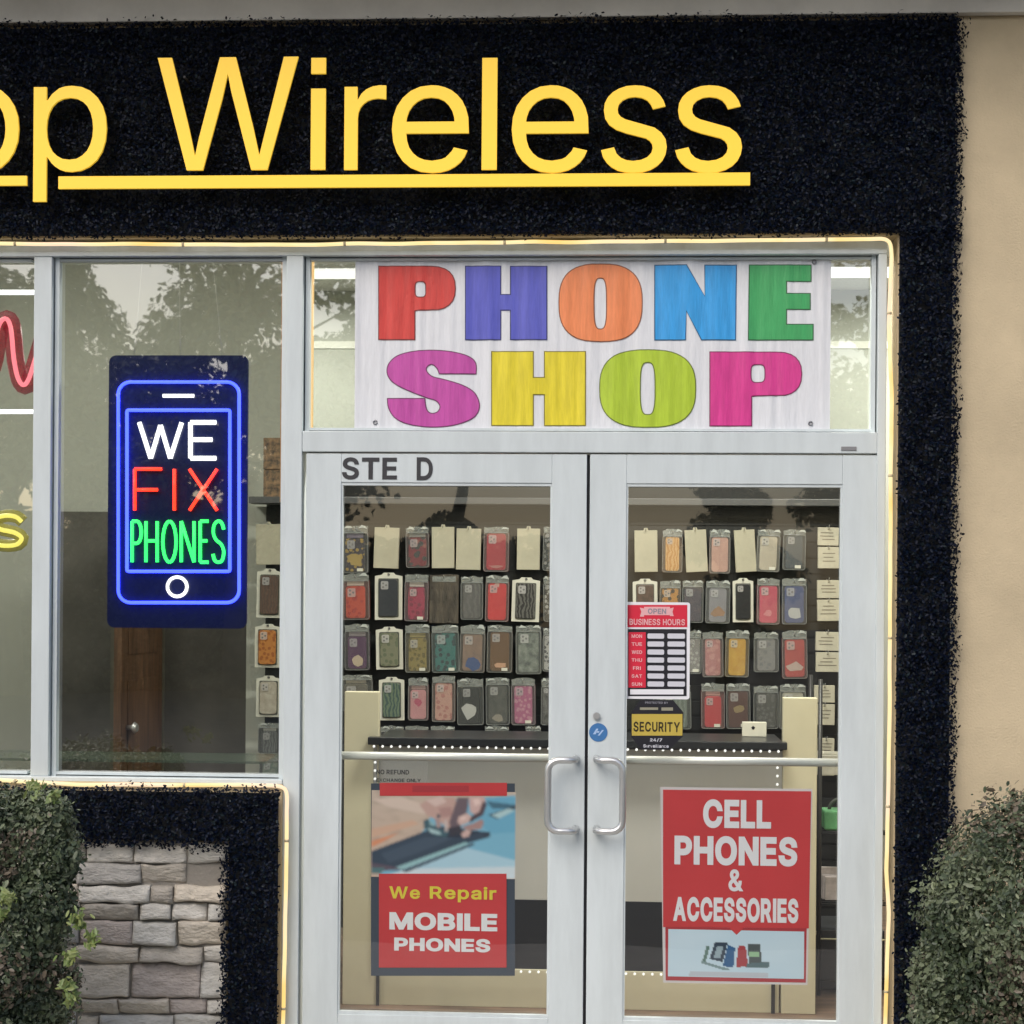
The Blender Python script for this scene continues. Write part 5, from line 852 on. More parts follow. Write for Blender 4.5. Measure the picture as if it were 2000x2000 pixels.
# ------------------------------------------------------------------ hours sign, security sticker, round decal
def h5(x, y): return (1200+x/6.04, 1160+y/6.04)
HY = 0.029
M_wp = mat('sign_white', (0.76,0.76,0.80), .4); M_redb = mat('bright_red_print', (0.62,0.02,0.05), .4); M_blk = mat('black_print', (0.012,0.012,0.018), .4)
M_pink = mat('pink_print', (0.74,0.40,0.42), .4); M_cell = mat('cell_grey', (0.60,0.60,0.66), .4); M_smudge = mat('grey_print', (0.25,0.25,0.29), .4)
hs = empty('hours_sign', W(1283,1366,HY), 'red and white BUSINESS HOURS sign on the right door glass', 'sign')
a, c = W(*h5(125,95),HY), W(*h5(885,1245),HY)
b = MB(); b.prism(rrect(a.x, c.x, c.z, a.z, .008), HY, HY+.002); b.build('panel', M_wp, hs)
sheet(Rq(h5,152,130,860,392), HY-.0008, .0006, M_redb, hs, 'header')
sheet(Rq(h5,160,415,852,1205), HY-.0008, .0006, M_blk, hs, 'table_ground')
sheet(Rq(h5,165,452,370,1105), HY-.0016, .0006, M_redb, hs, 'day_column')
sheet([h5(300,160),h5(350,172),h5(350,152),h5(655,152),h5(655,172),h5(700,160),h5(685,210),h5(700,262),h5(655,262),h5(655,250),h5(350,250),h5(350,268),h5(300,268),h5(318,212)], HY-.0016, .0006, M_pink, hs, 'ribbon')
T(h5,'OPEN',395,172,610,235,HY-.0024,M_smudge,hs,bold='B')
T(h5,'BUSINESS HOURS',178,292,832,372,HY-.0024,M_pink,hs,bold='B',space=220)
for i, dname in enumerate(('MON','TUE','WED','THU','FRI','SAT','SUN')):
    yc = 497 + 94.3*i
    wd = 62 if dname != 'FRI' else 46
    T(h5,dname,265-wd,yc-20,265+wd,yc+22,HY-.0024,M_pink,hs,bold='B')
    for xa, xb in ((390,586),(626,832)):
        a, c = W(*h5(xa,yc-31),HY), W(*h5(xb,yc+31),HY)
        b = MB(); b.prism(rrect(a.x, c.x, c.z, a.z, .004, 3), HY-.0016, HY-.001); b.build('time_cell', M_cell, hs)
sheet(Rq(h5,185,1125,815,1186), HY-.0016, .0006, M_wp, hs, 'footer_bar')

def s2(x, y): return (1210+x/13.8, 1360+y/13.8)
ss = empty('security_sticker', W(1282,1464,HY), 'black and yellow SECURITY sticker under the hours sign', 'sticker')
sheet([s2(560,100),s2(1440,100),s2(1720,430),s2(1710,1080),s2(1330,1440),s2(580,1440),s2(310,1080),s2(310,430)], HY, .0015, M_blk, ss, 'sheet')
sheet(Rq(s2,330,478,1695,1058), HY-.0008, .0006, mat('dull_yellow_print', (0.50,0.38,0.07), .4), ss, 'yellow_band')
T(s2,'SECURITY',375,680,1630,965,HY-.0016,mat('brown_black_print', (0.03,0.022,0.008), .4),ss,bold='B',gap=90)
T(s2,'PROTECTED BY',690,140,1310,205,HY-.0016,M_smudge,ss,bold='B'); T(s2,'24/7',820,1130,1150,1230,HY-.0016,M_cell,ss,bold='B')
sheet(Rq(s2,550,300,1040,365), HY-.0008, .0004, mat('khaki_print', (0.28,0.27,0.2), .5), ss, 'khaki_bar'); sheet(Rq(s2,1130,300,1440,385), HY-.0008, .0004, MATS['khaki_print'], ss, 'khaki_bar')
T(s2,'Surveillance',640,1290,1325,1390,HY-.0016,M_cell,ss,bold='B')

dc = empty('round_decal', W(1168,1449,.005), 'round blue decal with a pale mark on the door stile beside the handle', 'sticker')
v = W(1168.5,1430.5,.005)
b = MB(); b.prism([(v.x+.0295*math.cos(t), v.z+.0295*math.sin(t)) for t in np.linspace(0,6.283,33)[:-1]], .0045, .0058); b.build('disc', mat('decal_blue', (0.05,0.17,0.40), .4), dc)
b = MB()
for P in (((-.017,-.006),(-.006,.012),(0,.012),(-.008,-.006)), ((-.002,-.010),(.012,.008),(.018,.008),(.004,-.010)), ((-.006,.004),(.004,.004),(.002,-.001),(-.008,-.001))):
    b.prism([(v.x+p[0], v.z+p[1]) for p in P], .0037, .0044)
b.build('pale_mark', mat('decal_pale', (0.40,0.55,0.80), .4), dc)
v = W(1165,1398,.005)
b = MB(); b.tube([(v.x,-.006,v.z),(v.x,.006,v.z)], .011, 16); b.build('lock_cylinder', M_steel, dr)

# ------------------------------------------------------------------ lit phone sign
NY = 0.115
ps = empty('phone_shaped_sign', W(346,1228,NY), 'lit blue phone shaped sign reading WE FIX PHONES in the window', 'lit sign')
a, c = W(213,694,NY), W(481,1228,NY)
b = MB(); b.prism(rrect(a.x, c.x, c.z, a.z, .022), NY, NY+.012)
b.build('acrylic_panel', mat('navy_acrylic', (0.014,0.02,0.092), 0.25, spec=.4), ps, bevel=.002)
TUB = NY-.012
def tubes(strokes, m, name, closed=False, r=.0057, label=None):
    b = MB()
    S2 = []
    for st in strokes:
        cut = [0]
        for i in range(1, len(st)-1):
            a_, b_, c_ = Vector(st[i-1]), Vector(st[i]), Vector(st[i+1])
            if not closed and (b_-a_).angle(c_-b_) > .9: cut.append(i)
        cut.append(len(st)-1)
        S2 += [st[cut[k]:cut[k+1]+1] for k in range(len(cut)-1)]
    for st in S2:
        b.tube([Vector((W(x,y,TUB).x, TUB, W(x,y,TUB).z)) for x, y in st], r, 8, closed=closed)
    o = b.build(name, m, ps)
    if label: o['label'] = label
M_nb = emat('neon_blue', (0.032,0.055,1.0), 7.0); M_nw = emat('neon_white', (1,.97,.95), 2.6); M_nr = emat('neon_red', (1,.03,.010), 4.0); M_ng = emat('neon_green', (.03,1,.12), 3.4)
tubes([rrect(231,467,746,1177,24,6)], M_nb, 'outline_tube', True)
tubes([rrect(248,449,801,1116,3,2)], M_nb, 'outline_tube', True)
tubes([[(318,773),(379,773)]], M_nw, 'speaker_tube', r=.006)
tubes([[(346+19*math.cos(t),1146+19*math.sin(t)) for t in np.linspace(0,6.283,25)[:-1]]], M_nw, 'button_tube', True, r=.0058)
def strokes(ch, x0, y0, x1, y1):
    L = lambda u, v: (x0+u*(x1-x0), y0+v*(y1-y0))
    D = {'W': [[(0,0),(.27,1),(.5,.08),(.73,1),(1,0)]], 'E': [[(1,0),(0,0),(0,1),(1,1)],[(0,.48),(.85,.48)]], 'F': [[(1,0),(0,0),(0,1)],[(0,.5),(.85,.5)]], 'I': [[(.5,0),(.5,1)]], 'X': [[(0,0),(1,1)],[(1,0),(0,1)]],
         'H': [[(0,0),(0,1)],[(1,0),(1,1)],[(0,.48),(1,.48)]], 'N': [[(0,1),(0,0),(1,1),(1,0)]]}
    if ch in D: return [[L(*p) for p in s] for s in D[ch]]
    if ch == 'P': P = [(0,1),(0,0),(.5,0)] + [(.5+.5*math.sin(t), .27-.27*math.cos(t)) for t in np.linspace(.3,2.85,8)] + [(.5,.54),(0,.54)]
    if ch == 'O': P = [(.5+.5*math.sin(t), .5-.5*math.cos(t)) for t in np.linspace(0,6.283,21)]
    if ch == 'S': P = [tuple(q)[:2] for q in smooth_path([(1,.2,0),(.8,.04,0),(.45,0,0),(.1,.1,0),(.04,.3,0),(.3,.46,0),(.75,.56,0),(1,.74,0),(.85,.95,0),(.5,1,0),(.15,.95,0),(0,.8,0)], 4)]
    return [[L(*p) for p in P]]
def tword(items, m, y0, y1, lab):
    s = []
    for ch, xa, xb in items: s += strokes(ch, xa, y0, xb, y1)
    tubes(s, m, 'letter_tube', label=lab, r=.0078 if 'WE' in lab else .0058)
tword([('W',272,355),('E',372,422)], M_nw, 825, 895, 'white glowing word WE')
tword([('F',263,316),('I',330,351),('X',370,424)], M_nr, 916, 997, 'red glowing word FIX')
tword([('P',258,276),('H',285,307),('O',318,344),('N',354,379),('E',391,407),('S',416,437)], M_ng, 1018, 1098, 'green glowing word PHONES')
b = MB()
for x0, y0, x1, y1 in ((350,498,352,693),(414,500,434,693),(278,505,262,693)):
    p, q = W(x0,y0,NY+.004), W(x1,y1,NY+.004); b.tube([p,q], .0011, 5)
b.build('hanging_cord', mat('pale_cord', (0.6,0.6,0.52), .5), ps)

ls = empty('neon_sign', W(0,1080,NY), 'lit sign with white bars, a red wave and yellow lettering at the left edge', 'lit sign')
def ntube(pts, m, name, r, closed=False):
    b = MB(); b.tube([Vector((W(x,y,NY).x, NY, W(x,y,NY).z)) for x, y in pts], r, 8, closed=closed); b.build(name, m, ls)
ntube([(-420,571),(67,571)], M_nw, 'white_bar', .0085); ntube([(-420,804),(67,804)], M_nw, 'white_bar', .0075)
wav = [(-150,720),(-110,640),(-95,622),(-80,640),(-62,715),(-50,745),(-40,752),(-30,745),(-14,700),(-4,640),(10,622),(21,640),(27,700),(35,738),(46,752),(57,738),(72,690),(90,630)]
ntube([tuple(q)[:2] for q in smooth_path([(*p,0) for p in wav], 4)], emat('neon_rose', (1,.22,.26), 1.7), 'red_wave', .0075)
sy = strokes('S', -16, 1007, 42, 1066)[0]
ntube(sy, emat('neon_yellow', (1,.86,.16), 1.5), 'yellow_letter', .0075)
def backing(pts, r, m):  # the tube's halo is put into the colour and width of the acrylic
    b = MB(); b.tube([Vector((W(x,y,NY).x, 0, W(x,y,NY).z)) for x, y in pts], r, 10)
    for v in b.b.verts: v.co.y = NY + .016 + v.co.y*.12
    b.build('acrylic_halo', m, ls)
backing([tuple(q)[:2] for q in smooth_path([(*p,0) for p in wav], 3)], .031, mat('red_halo_acrylic', (0.42,0.03,0.06), .25, trans=.38))
backing(sy[::2]+[sy[-1]], .021, mat('yellow_halo_acrylic', (0.50,0.45,0.06), .25, trans=.42))
# ------------------------------------------------------------------ ceiling lights
def ceil_light(x, y, lx, ly, label, power):
    t = empty('ceiling_light', (x, y, ZC), label, 'ceiling light', 'fluorescent ceiling lights in the shop')
    b = MB(); b.box(x-lx/2, x+lx/2, y-ly/2, y+ly/2, ZC-.05, ZC-.001); b.build('housing', mat('white_enamel', (.8,.8,.78), .4), t, bevel=.004)
    b = MB(); b.box(x-lx/2+.02, x+lx/2-.02, y-ly/2+.02, y+ly/2-.02, ZC-.062, ZC-.0505); b.build('diffuser', emat('fluorescent', (1,.97,.86), 1.6), t)
    ld = bpy.data.lights.new('lamp', 'AREA'); ld.shape = 'RECTANGLE'; ld.size, ld.size_y = lx, ly; ld.energy = power; ld.color = (1,.96,.86)
    lo = bpy.data.objects.new('lamp', ld); COL.objects.link(lo); lo.parent = t; lo.location = (0,0,-.07)
LP = 54
v = W(640, 512, 4.1)
ceil_light(v.x-.3, 4.1, 1.2, .3, 'white ceiling light showing left of the PHONE SHOP banner', LP)
v = W(1690, 522, 4.1)
ceil_light(v.x+.3, 4.1, 1.2, .3, 'white ceiling light showing right of the PHONE SHOP banner', LP)
ceil_light(.4, .75, 1.2, .3, 'unseen ceiling light added just inside the doors to brighten the counter', LP*2.1)  # out-of-view lamp, placed and powered to lift the counter and display
ceil_light(-2.9, 1.2, .6, .3, 'unseen ceiling light added to brighten the left side of the shop', LP*.85)  # out-of-view lamp that sets how bright the left room looks

# ------------------------------------------------------------------ display wall
DY = 2.72
dw = empty('display_wall', (W(1100,1900,DY).x, DY, 0), 'black slat display wall hung with phone cases behind the counter', 'display wall')
x0, x1 = W(519,1200,DY).x, W(1652,1200,DY).x
zt = W(1100,988,DY).z
b = MB(); b.box(x0, x1, DY, DY+.02, 0.05, zt-.001)
z = .12
while z < zt-.05:
    b.box(x0, x1, DY-.007, DY-.0002, z, z+.062); z += .075
b.build('slat_panel', M_black, dw)
b = MB(); a = W(487,983,DY-.1); c = W(1652,1001,DY-.1); b.box(a.x, c.x, DY-.12, DY+.02, zt, zt+.032); b.build('top_ledge', mat('grey_ledge', (0.10,0.105,0.11), .4), dw, bevel=.003)
b = MB(); a = W(655,948,DY+.03); b.box(a.x, x1, DY+.025, DY+.06, zt-.1, a.z); b.build('valance', M_black, dw)
b = MB(); b.box(x0-.1, x0-.001, DY+.03, DY+.06, 0.0, zt-.01); b.build('side_panel', M_sage, dw)

# left-window dimness painted as a divider with an open wooden door on the left
VY = 2.95
dv = empty('dim_backdrop', (W(300,1500,VY).x, VY, 0), 'shade-coloured divider behind the left window', 'divider')
b = MB(); xa, xb = W(95,1300,VY).x, W(482,1300,VY).x; zv = W(300,1000,VY).z
b.box(xa, xb, VY, VY+.05, 0, zv); b.build('panel', mat('dim_backdrop_tone', (0.105,0.10,0.088), .55, var=.5, vscale=1.2), dv)
b = MB(); b.box(W(311,1300,VY).x, W(322,1300,VY).x, VY-.012, VY-.0005, 0, zv-.04); b.box(W(217,1300,VY).x, W(226,1300,VY).x, VY-.012, VY-.0005, 0, zv-.04); b.build('trim', mat('divider_trim', (0.11,0.105,0.08), .5), dv)
wd = empty('wooden_door', (W(309,1400,VY).x, VY-.02, 0), 'brown wooden door standing ajar inside behind the lit phone sign', 'door')
b = MB(); xq = W(309,1400,VY-.02).x; xe = W(229,1400,VY-.5).x
ang = math.atan2(.48, xq-xe); L = math.hypot(.48, xq-xe)
M_wood = mat('brown_door_wood', (0.12,0.065,0.036), .45, var=.5, vscale=5, stretch=(9,9,.6))
vs = b.box(-L, 0, -.02, .02, 0.01, zv-.06)
for k in range(3): b.box(-L*.86, -L*.14, -.026, -.0205, .12+k*.62, .12+k*.62+.5)
R_ = Matrix.Translation((xq, VY-.02, 0)) @ Matrix.Rotation(ang, 4, 'Z')
bmesh.ops.transform(b.b, matrix=R_, verts=b.b.verts[:]); b.build('leaf', M_wood, wd, bevel=.003)
b = MB(); kz = W(240,1421,2.5).z
b.tube([(-L+.06,-.022,kz),(-L+.06,-.045,kz),(-L+.06,-.06,kz),(-L+.06,-.075,kz)], [.012,.012,.028,.018], 12); bmesh.ops.transform(b.b, matrix=R_, verts=b.b.verts[:]); b.build('knob', M_steel, wd)
b = MB(); a, c = W(60,1466,.42), W(548,1471,.42); b.box(-2.6, c.x, .16, .42, a.z-.008, a.z); 
tag(b.build('glass_shelf', mat('green_glass_shelf', (0.09,0.12,0.09), .15, trans=.45), None, (-1.2,.3,a.z)), 'thin greenish glass shelf low inside the left window', 'shelf')

# ------------------------------------------------------------------ counter
CY = 1.42
ct = empty('counter', (W(1130,1980,CY).x, CY, 0), 'shop counter with grey front, cream ends and dotted white lights', 'counter')
M_cream = mat('cream_laminate', (0.62,0.58,0.42), .5, var=.04, vscale=3)
M_grey = mat('grey_laminate', (0.50,0.50,0.475), .45, var=.05, vscale=2)
cx0, cx1 = W(672,1500,CY).x, W(1596,1500,CY).x
lp0, rp0 = W(739,1500,CY).x, W(1529,1500,CY).x
zl, zr = W(700,1351,CY).z, W(1560,1363,CY).z
ztop = W(1130,1443,CY).z
b = MB(); b.box(cx0, lp0, CY, CY+.05, 0, zl); b.build('end_panel', M_cream, ct, bevel=.003)
b = MB(); b.box(rp0, cx1, CY, CY+.05, 0, zr); b.build('end_panel', M_cream, ct, bevel=.003)
b = MB(); tx0 = W(718,1450,CY-.05).x; b.box(tx0, rp0+.012, CY-.05, CY-.001, ztop-.03, ztop); b.box(lp0+.001, rp0-.001, CY-.0009, CY+.34, ztop-.04, ztop-.001); b.build('worktop', mat('black_worktop', (0.015,0.017,0.02), .3), ct, bevel=.003)
zb = W(1130,1758,CY+.03).z; zk = W(1130,1893,CY+.03).z
b = MB(); b.box(lp0+.001, rp0-.001, CY+.02, CY+.05, zb, ztop-.041); b.build('front_panel', M_grey, ct)
b = MB(); b.box(lp0+.001, rp0-.001, CY+.018, CY+.05, zk, zb-.001); b.build('dark_band', mat('dark_laminate', (0.018,0.021,0.028), .35), ct)
b = MB(); b.box(lp0+.008, rp0-.008, CY+.012, CY+.05, 0, zk-.001); b.build('kick_panel', M_cream, ct, bevel=.002)
b = MB(); b.box(W(735,1900,CY).x, W(741,1900,CY).x, CY-.006, CY-.0004, 0, zk-.02); b.build('joint_strip', M_alud, ct); b = MB(); b.box(W(1507,1900,CY).x, W(1514,1900,CY).x, CY-.0, CY+.011, 0, zk-.02); b.build('joint_strip', M_alud, ct)
M_dot = emat('led_dot', (1,.98,.93), 1.25)
def dots(p0, p1, n, idx=None):
    rest = MB(); left = 0
    for i in range(n):
        v = Vector(p0).lerp(Vector(p1), i/(n-1))
        own = idx is None or i < idx
        b = MB() if own else rest
        bmesh.ops.create_icosphere(b.b, subdivisions=1, radius=.006, matrix=Matrix.Translation(v))
        if own: b.build('led', M_dot, ct, smooth=True)
        else: left += 1
    if left: rest.build('led_string', M_dot, ct, smooth=True)['kind'] = 'stuff'
zd = W(1130,1463,CY-.05).z
dx0, dx1 = W(733,1500,CY).x, W(1518,1500,CY).x
zz = W(1130,1899,CY).z
dots((dx0, CY-.045, zd), (dx1, CY-.045, zd), 47); dots((dx0, CY-.008, zz), (dx1, CY-.008, zz), 47)
dots((dx0, CY-.008, zd-.035), (dx0, CY-.008, zz+.035), 26, 3); dots((dx1, CY-.008, zd-.035), (dx1, CY-.008, zz+.035), 26, 3)
b = MB(); b.box(dx0-.007, dx0+.007, CY-.005, CY-.0004, zz, zd); b.build('light_channel', mat('channel_grey', (.3,.3,.28), .5), ct)

# white tag standing on the counter
b = MB(); Y = CY+.2
a, c = W(1450,1410,Y), W(1497,1446,Y); b.box(a.x, c.x, Y, Y+.02, ztop-.0005, a.z)
tg = empty('price_card', ((a.x+c.x)/2, Y, ztop), 'small white card with a black mark standing on the counter', 'card')
b.build('card', mat('warm_white_card', (.75,.73,.62), .5), tg, bevel=.002)
b = MB(); v = W(1471,1421,Y); b.prism([(v.x-.008,v.z),(v.x,v.z+.007),(v.x+.008,v.z),(v.x+.003,v.z-.008),(v.x-.003,v.z-.008)], Y-.001, Y-.0002); b.build('black_mark', M_blk, tg)

# ------------------------------------------------------------------ rack at the right
KY = 1.75
rk = empty('wire_rack', (W(1640,1950,KY).x, KY, 0), 'dark wire shelf rack right of the counter behind the right door', 'rack')
b = MB()
xs = (W(1600,1700,KY).x, W(1735,1700,KY).x)
for x in xs:
    for y in (KY, KY+.35): b.tube([(x,y,0),(x,y,1.32)], .009, 8)
b.build('post', mat('dark_wire', (0.03,0.03,0.03), .4), rk)
for zs_, nm in ((W(1620,1628,KY).z,0),(W(1620,1766,KY).z,0),(W(1620,1834,KY).z,1),(W(1620,1915,KY).z,2)):
    b = MB()
    for y in np.linspace(KY, KY+.35, 8): b.tube([(xs[0],y,zs_),(xs[1],y,zs_)], .004, 6)
    b.build('shelf', MATS['dark_wire'] if nm != 1 else mat('cream_wire', (.6,.57,.4), .4), rk)
b = MB(); b.box(xs[0]+.01, xs[1]-.01, KY+.02, KY+.33, .02, .27); b.build('base_box', mat('dark_base', (.02,.023,.03), .5), rk, bevel=.004)
gz = W(1620,1628,KY).z
gb = empty('green_bag', (W(1635,1628,KY).x, KY+.1, gz), 'light green tote bag with a dark handle on the wire rack', 'bag')
b = MB(); a, c = W(1609,1583,KY+.05), W(1672,1626,KY+.05)
b.prism([(a.x+.004,gz+.005),(c.x-.004,gz+.005),(c.x,a.z),(a.x,a.z)], KY+.05, KY+.17); b.build('body', mat('green_fabric', (.13,.38,.17), .7, var=.2, vscale=12), gb, bevel=.008)
b = MB(); v = W(1640,1583,KY+.1); b.tube([(v.x+.045*math.cos(t), KY+.1, v.z-.002+.05*math.sin(t)) for t in np.linspace(0,3.1416,10)], .008, 8); b.build('handle', mat('dark_handle', (.05,.06,.05), .6), gb)
for k, (px, py, cc, lb) in enumerate(((1632,1760,(.55,.5,.5),'pale pinkish packet lying on the middle shelf of the wire rack'),(1630,1905,(.36,.35,.32),'grey folded packet on the lowest shelf of the wire rack'),(1612,1515,(.55,.54,.46),'pale cream packet leaning near the top of the wire rack'))):
    Y = KY+.08; a = W(px-26, py-(70 if k==0 else 55), Y); c = W(px+34, py, Y)
    b = MB()
    for q in range(4):
        b.box(a.x+rnd.uniform(0,.02), c.x, Y+q*.02, Y+q*.02+.012, c.z+.002, a.z-rnd.uniform(0,.05))
    tag(b.build('packet', mat('packet_%d'%k, cc, .5, var=.2, vscale=20), None, (a.x,Y,c.z), bevel=.002), lb, 'packet')

# ------------------------------------------------------------------ packages on the display wall
GR = 'phone accessories hanging on the black display wall'
def p7(x, y): return (560+x/3.22, 860+y/3.22)
def p8(x, y): return (1140+x/3.116, 860+y/3.116)
def pw(x, y): return (480+x/2.84, 840+y/2.84)
M_clear = mat('clear_plastic', (.30,.32,.31), .15, trans=.90)
M_clear2 = mat('crumpled_clear_plastic', (.40,.43,.41), .15, trans=.58, bump=.9, bscale=45)
M_glint = mat('glint_plastic', (.62,.66,.64), .12, trans=.25)
M_rim = mat('shell_rim', (.52,.55,.54), .15, trans=.55)
M_card = mat('white_card', (.66,.66,.58), .6, var=.04, vscale=6)
M_lens = mat('lens_ring', (.22,.22,.22), .2); M_hole = mat('hang_hole', (.02,.02,.02), .6)
M_creamb = mat('cream_box_card', (.46,.44,.34), .7, var=.07, vscale=9)
def case_mesh(x0, x1, z0, z1, y, colr, col2, nm, par, scale=26):
    b = MB(); b.prism(rrect(x0, x1, z0, z1, min(.014,(x1-x0)*.18), 4), y-.009, y)
    kd = rnd.choice((0,1,1,2)) if col2 else 0
    if kd: m = pattern_mat('case_'+nm, colr, col2, kd, rnd.uniform(28,60))
    else: m = mat('case_'+nm, colr, .35, var=(.35 if col2 else .08), vscale=scale if col2 else 8, col2=col2)
    pc = b.build('phone_case', m, par, bevel=.0015)
    cw = (x1-x0)
    xx, zz = x0+cw*.10, z1-cw*.10
    b = MB(); b.prism(rrect(xx, xx+cw*.40, zz-cw*.44, zz, .006, 3), y-.0125, y-.0092); cb = b.build('camera_plate', mat('cam_'+nm, tuple(min(1,c*.45+.33) for c in colr), .3), pc)
    b = MB()
    for ux, uz in ((.13,.12),(.13,.32),(.29,.22)):
        b.tube([(xx+cw*ux,y-.0135,zz-cw*uz),(xx+cw*ux,y-.0126,zz-cw*uz)], cw*.055, 10)
    b.build('lens', M_lens, pc)
    return pc
def place_empty(f, x0, y0, x1, y1, label, name='phone_case_package', cat='phone case', Y=None):
    Y = Y or DY-.07
    a, c = W(*f(x0,y0),Y), W(*f(x1,y1),Y)
    e = empty(name, ((a.x+c.x)/2, Y, a.z), label, cat, GR)
    return e, a.x, c.x, c.z, a.z, Y
def spin(e, deg):
    if deg: e.rotation_euler = (0, math.radians(deg), 0)
def hook(e, xc, zt_, Y):
    b = MB(); b.tube([(xc, DY-.006, zt_), (xc, Y-.03, zt_-.004), (xc, Y-.04, zt_+.006)], .0022, 6); b.build('peg_hook', M_steel, e)
def PKG(f, x0, y0, x1, y1, kind, label, colr=(.3,.3,.3), col2=None, tilt=0, head=None, nm=None, extra=None):
    e, xa, xb, za, zb_, Y = place_empty(f, x0, y0, x1, y1, label, cat={'box':'box','card':'phone case','bag':'bag','blister':'phone case','mini':'box'}[kind], name={'box':'cream_box','mini':'accessory_box','bag':'clear_bag'}.get(kind,'phone_case_package'))
    w_, h_ = xb-xa, zb_-za; xc = (xa+xb)/2
    nm = nm or ('%d_%d' % (x0+int(f is p8)*5000+int(f is pw)*9000, y0))
    if kind in ('box', 'mini'):
        b = MB(); b.box(xa, xb, Y-.012, Y+.016, za, zb_); b.build('carton', M_creamb if kind == 'box' else mat('beige_box_card', (.53,.51,.41), .7, var=.1, vscale=20), e, bevel=.002)
        if kind == 'box':
            b = MB(); b.prism([(xc-.012,zb_-.002),(xc-.008,zb_+.012),(xc+.008,zb_+.012),(xc+.012,zb_-.002)], Y, Y+.002); b.build('hang_tab', M_creamb, e)
        else:
            b = MB()
            for q in range(3):
                zz = zb_ - h_*(.3+.18*q); b.box(xa+w_*rnd.uniform(.1,.3), xb-w_*rnd.uniform(.1,.3), Y-.0132, Y-.0122, zz-.0022, zz+.0022)
            b.box(xc-.004, xc+.004, Y-.0132, Y-.0122, zb_-.012, zb_-.007); b.build('printed_mark', mat('faint_print', (.22,.20,.16), .6), e)
        hook(e, xc, zb_+.004, Y)
    elif kind == 'card':
        t = w_*.13
        b = MB(); b.prism([(xa,za),(xb,za),(xb,zb_-h_*.07),(xb-w_*.25,zb_-h_*.05),(xb-w_*.32,zb_),(xa+w_*.32,zb_),(xa+w_*.25,zb_-h_*.05),(xa,zb_-h_*.07)], Y-.004, Y+.004); b.build('card_frame', M_card, e, bevel=.0012)
        b = MB(); b.tube([(xc,Y-.0052,zb_-h_*.04),(xc,Y-.0042,zb_-h_*.04)], .006, 10); b.build('hang_hole', M_hole, e)
        b = MB(); b.prism(rrect(xa+t,xb-t,za+h_*.06,zb_-h_*.12,.006,3), Y-.0055, Y-.0042); b.build('window', mat('dim_card_window', (.10,.105,.09), .3), e)
        case_mesh(xa+t*1.25, xb-t*1.25, za+h_*.08, zb_-h_*.14, Y-.006, colr, col2, nm, e)
        hook(e, xc, zb_-h_*.035, Y)
    elif kind == 'blister':
        t = w_*rnd.uniform(.11,.17)
        hh = h_*rnd.uniform(.15,.21)
        b = MB(); b.prism(rrect(xa,xb,za,zb_-hh*.8,.010,4), Y-.006, Y+.010); b.build('backing', mat('back_'+nm, tuple(c*.16+.018 for c in colr), .5), e, bevel=.002)
        case_mesh(xa+t, xb-t, za+h_*.04, zb_-hh-(h_*.10 if head else 0), Y-.0065, colr, col2, nm, e)
        if head:
            b = MB(); b.box(xa+t*1.3, xb-t*1.3, Y-.0085, Y-.0064, zb_-hh-h_*.085, zb_-hh); b.build('header_label', mat('hdr_%.2f_%.2f_%.2f' % head, head, .5), e)
        if extra:
            bx = MB(); n1 = 9
            P = [(xc+w_*extra[1]*(.6+.5*rnd.random())*math.cos(6.283*k/n1), za+h_*extra[0]+w_*extra[2]*(.5+.6*rnd.random())*math.sin(6.283*k/n1)) for k in range(n1)]
            bx.prism(P, Y-.0167, Y-.0157); bx.build('printed_patch', mat('patch_%.2f_%.2f_%.2f' % extra[3], extra[3], .45), e)
        # clear shell and crumpled hang tab
        b = MB(); b.prism(rrect(xa+.001,xb-.001,za+.001,zb_-hh*.9,.012,4), Y-.021, Y-.0195); b.build('clear_shell', M_clear, e)
        b = MB(); zt_r = zb_-hh*.9
        b.tube([(x_, Y-.020, z_) for x_, z_ in rrect(xa+.003,xb-.003,za+.003,zt_r,.011,3)], .0012, 5, closed=True); b.build('shell_rim', M_rim, e)
        if rnd.random() < .3:
            b = MB(); b.box(xb-t-.034, xb-t-.006, Y-.0225, Y-.0212, za+.010, za+.024); b.build('price_sticker', M_card, e)
        b = MB(); P = []
        for k in range(9):
            u = k/8; P.append((xa+w_*(.02+.96*u), zb_-hh*.18*rnd.random()-hh*.35*abs(u-.5)**1.5))
        b.prism([(xb-.004,zb_-hh),(xa+.004,zb_-hh)]+P, Y-.020, Y-.006); b.build('hang_tab', M_clear2, e)
        for sd in (0, 1):  # pale corner pieces painted as highlights on the clear tab
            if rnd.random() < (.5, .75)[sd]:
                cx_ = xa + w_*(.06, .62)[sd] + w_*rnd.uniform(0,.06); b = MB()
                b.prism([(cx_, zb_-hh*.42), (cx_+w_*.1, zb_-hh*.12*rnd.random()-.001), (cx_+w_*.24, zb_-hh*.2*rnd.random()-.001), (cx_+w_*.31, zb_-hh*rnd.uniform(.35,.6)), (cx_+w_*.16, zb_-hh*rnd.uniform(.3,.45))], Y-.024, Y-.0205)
                b.build('tab_glint', M_glint, e)
        hook(e, xc, zb_-hh*.4, Y)
    elif kind == 'bag':
        b = MB(); n1 = 10; P = [(xa+w_*k/n1, zb_-h_*.03*rnd.random()) for k in range(n1+1)]
        b.prism([(xb,za),(xa,za)]+P, Y-.012, Y+.004)
        b.build('pouch', mat('bag_'+nm, colr, .3, var=.45, vscale=9, bump=.5, bscale=30, col2=col2, stretch=(3,1,1)), e, bevel=.003)
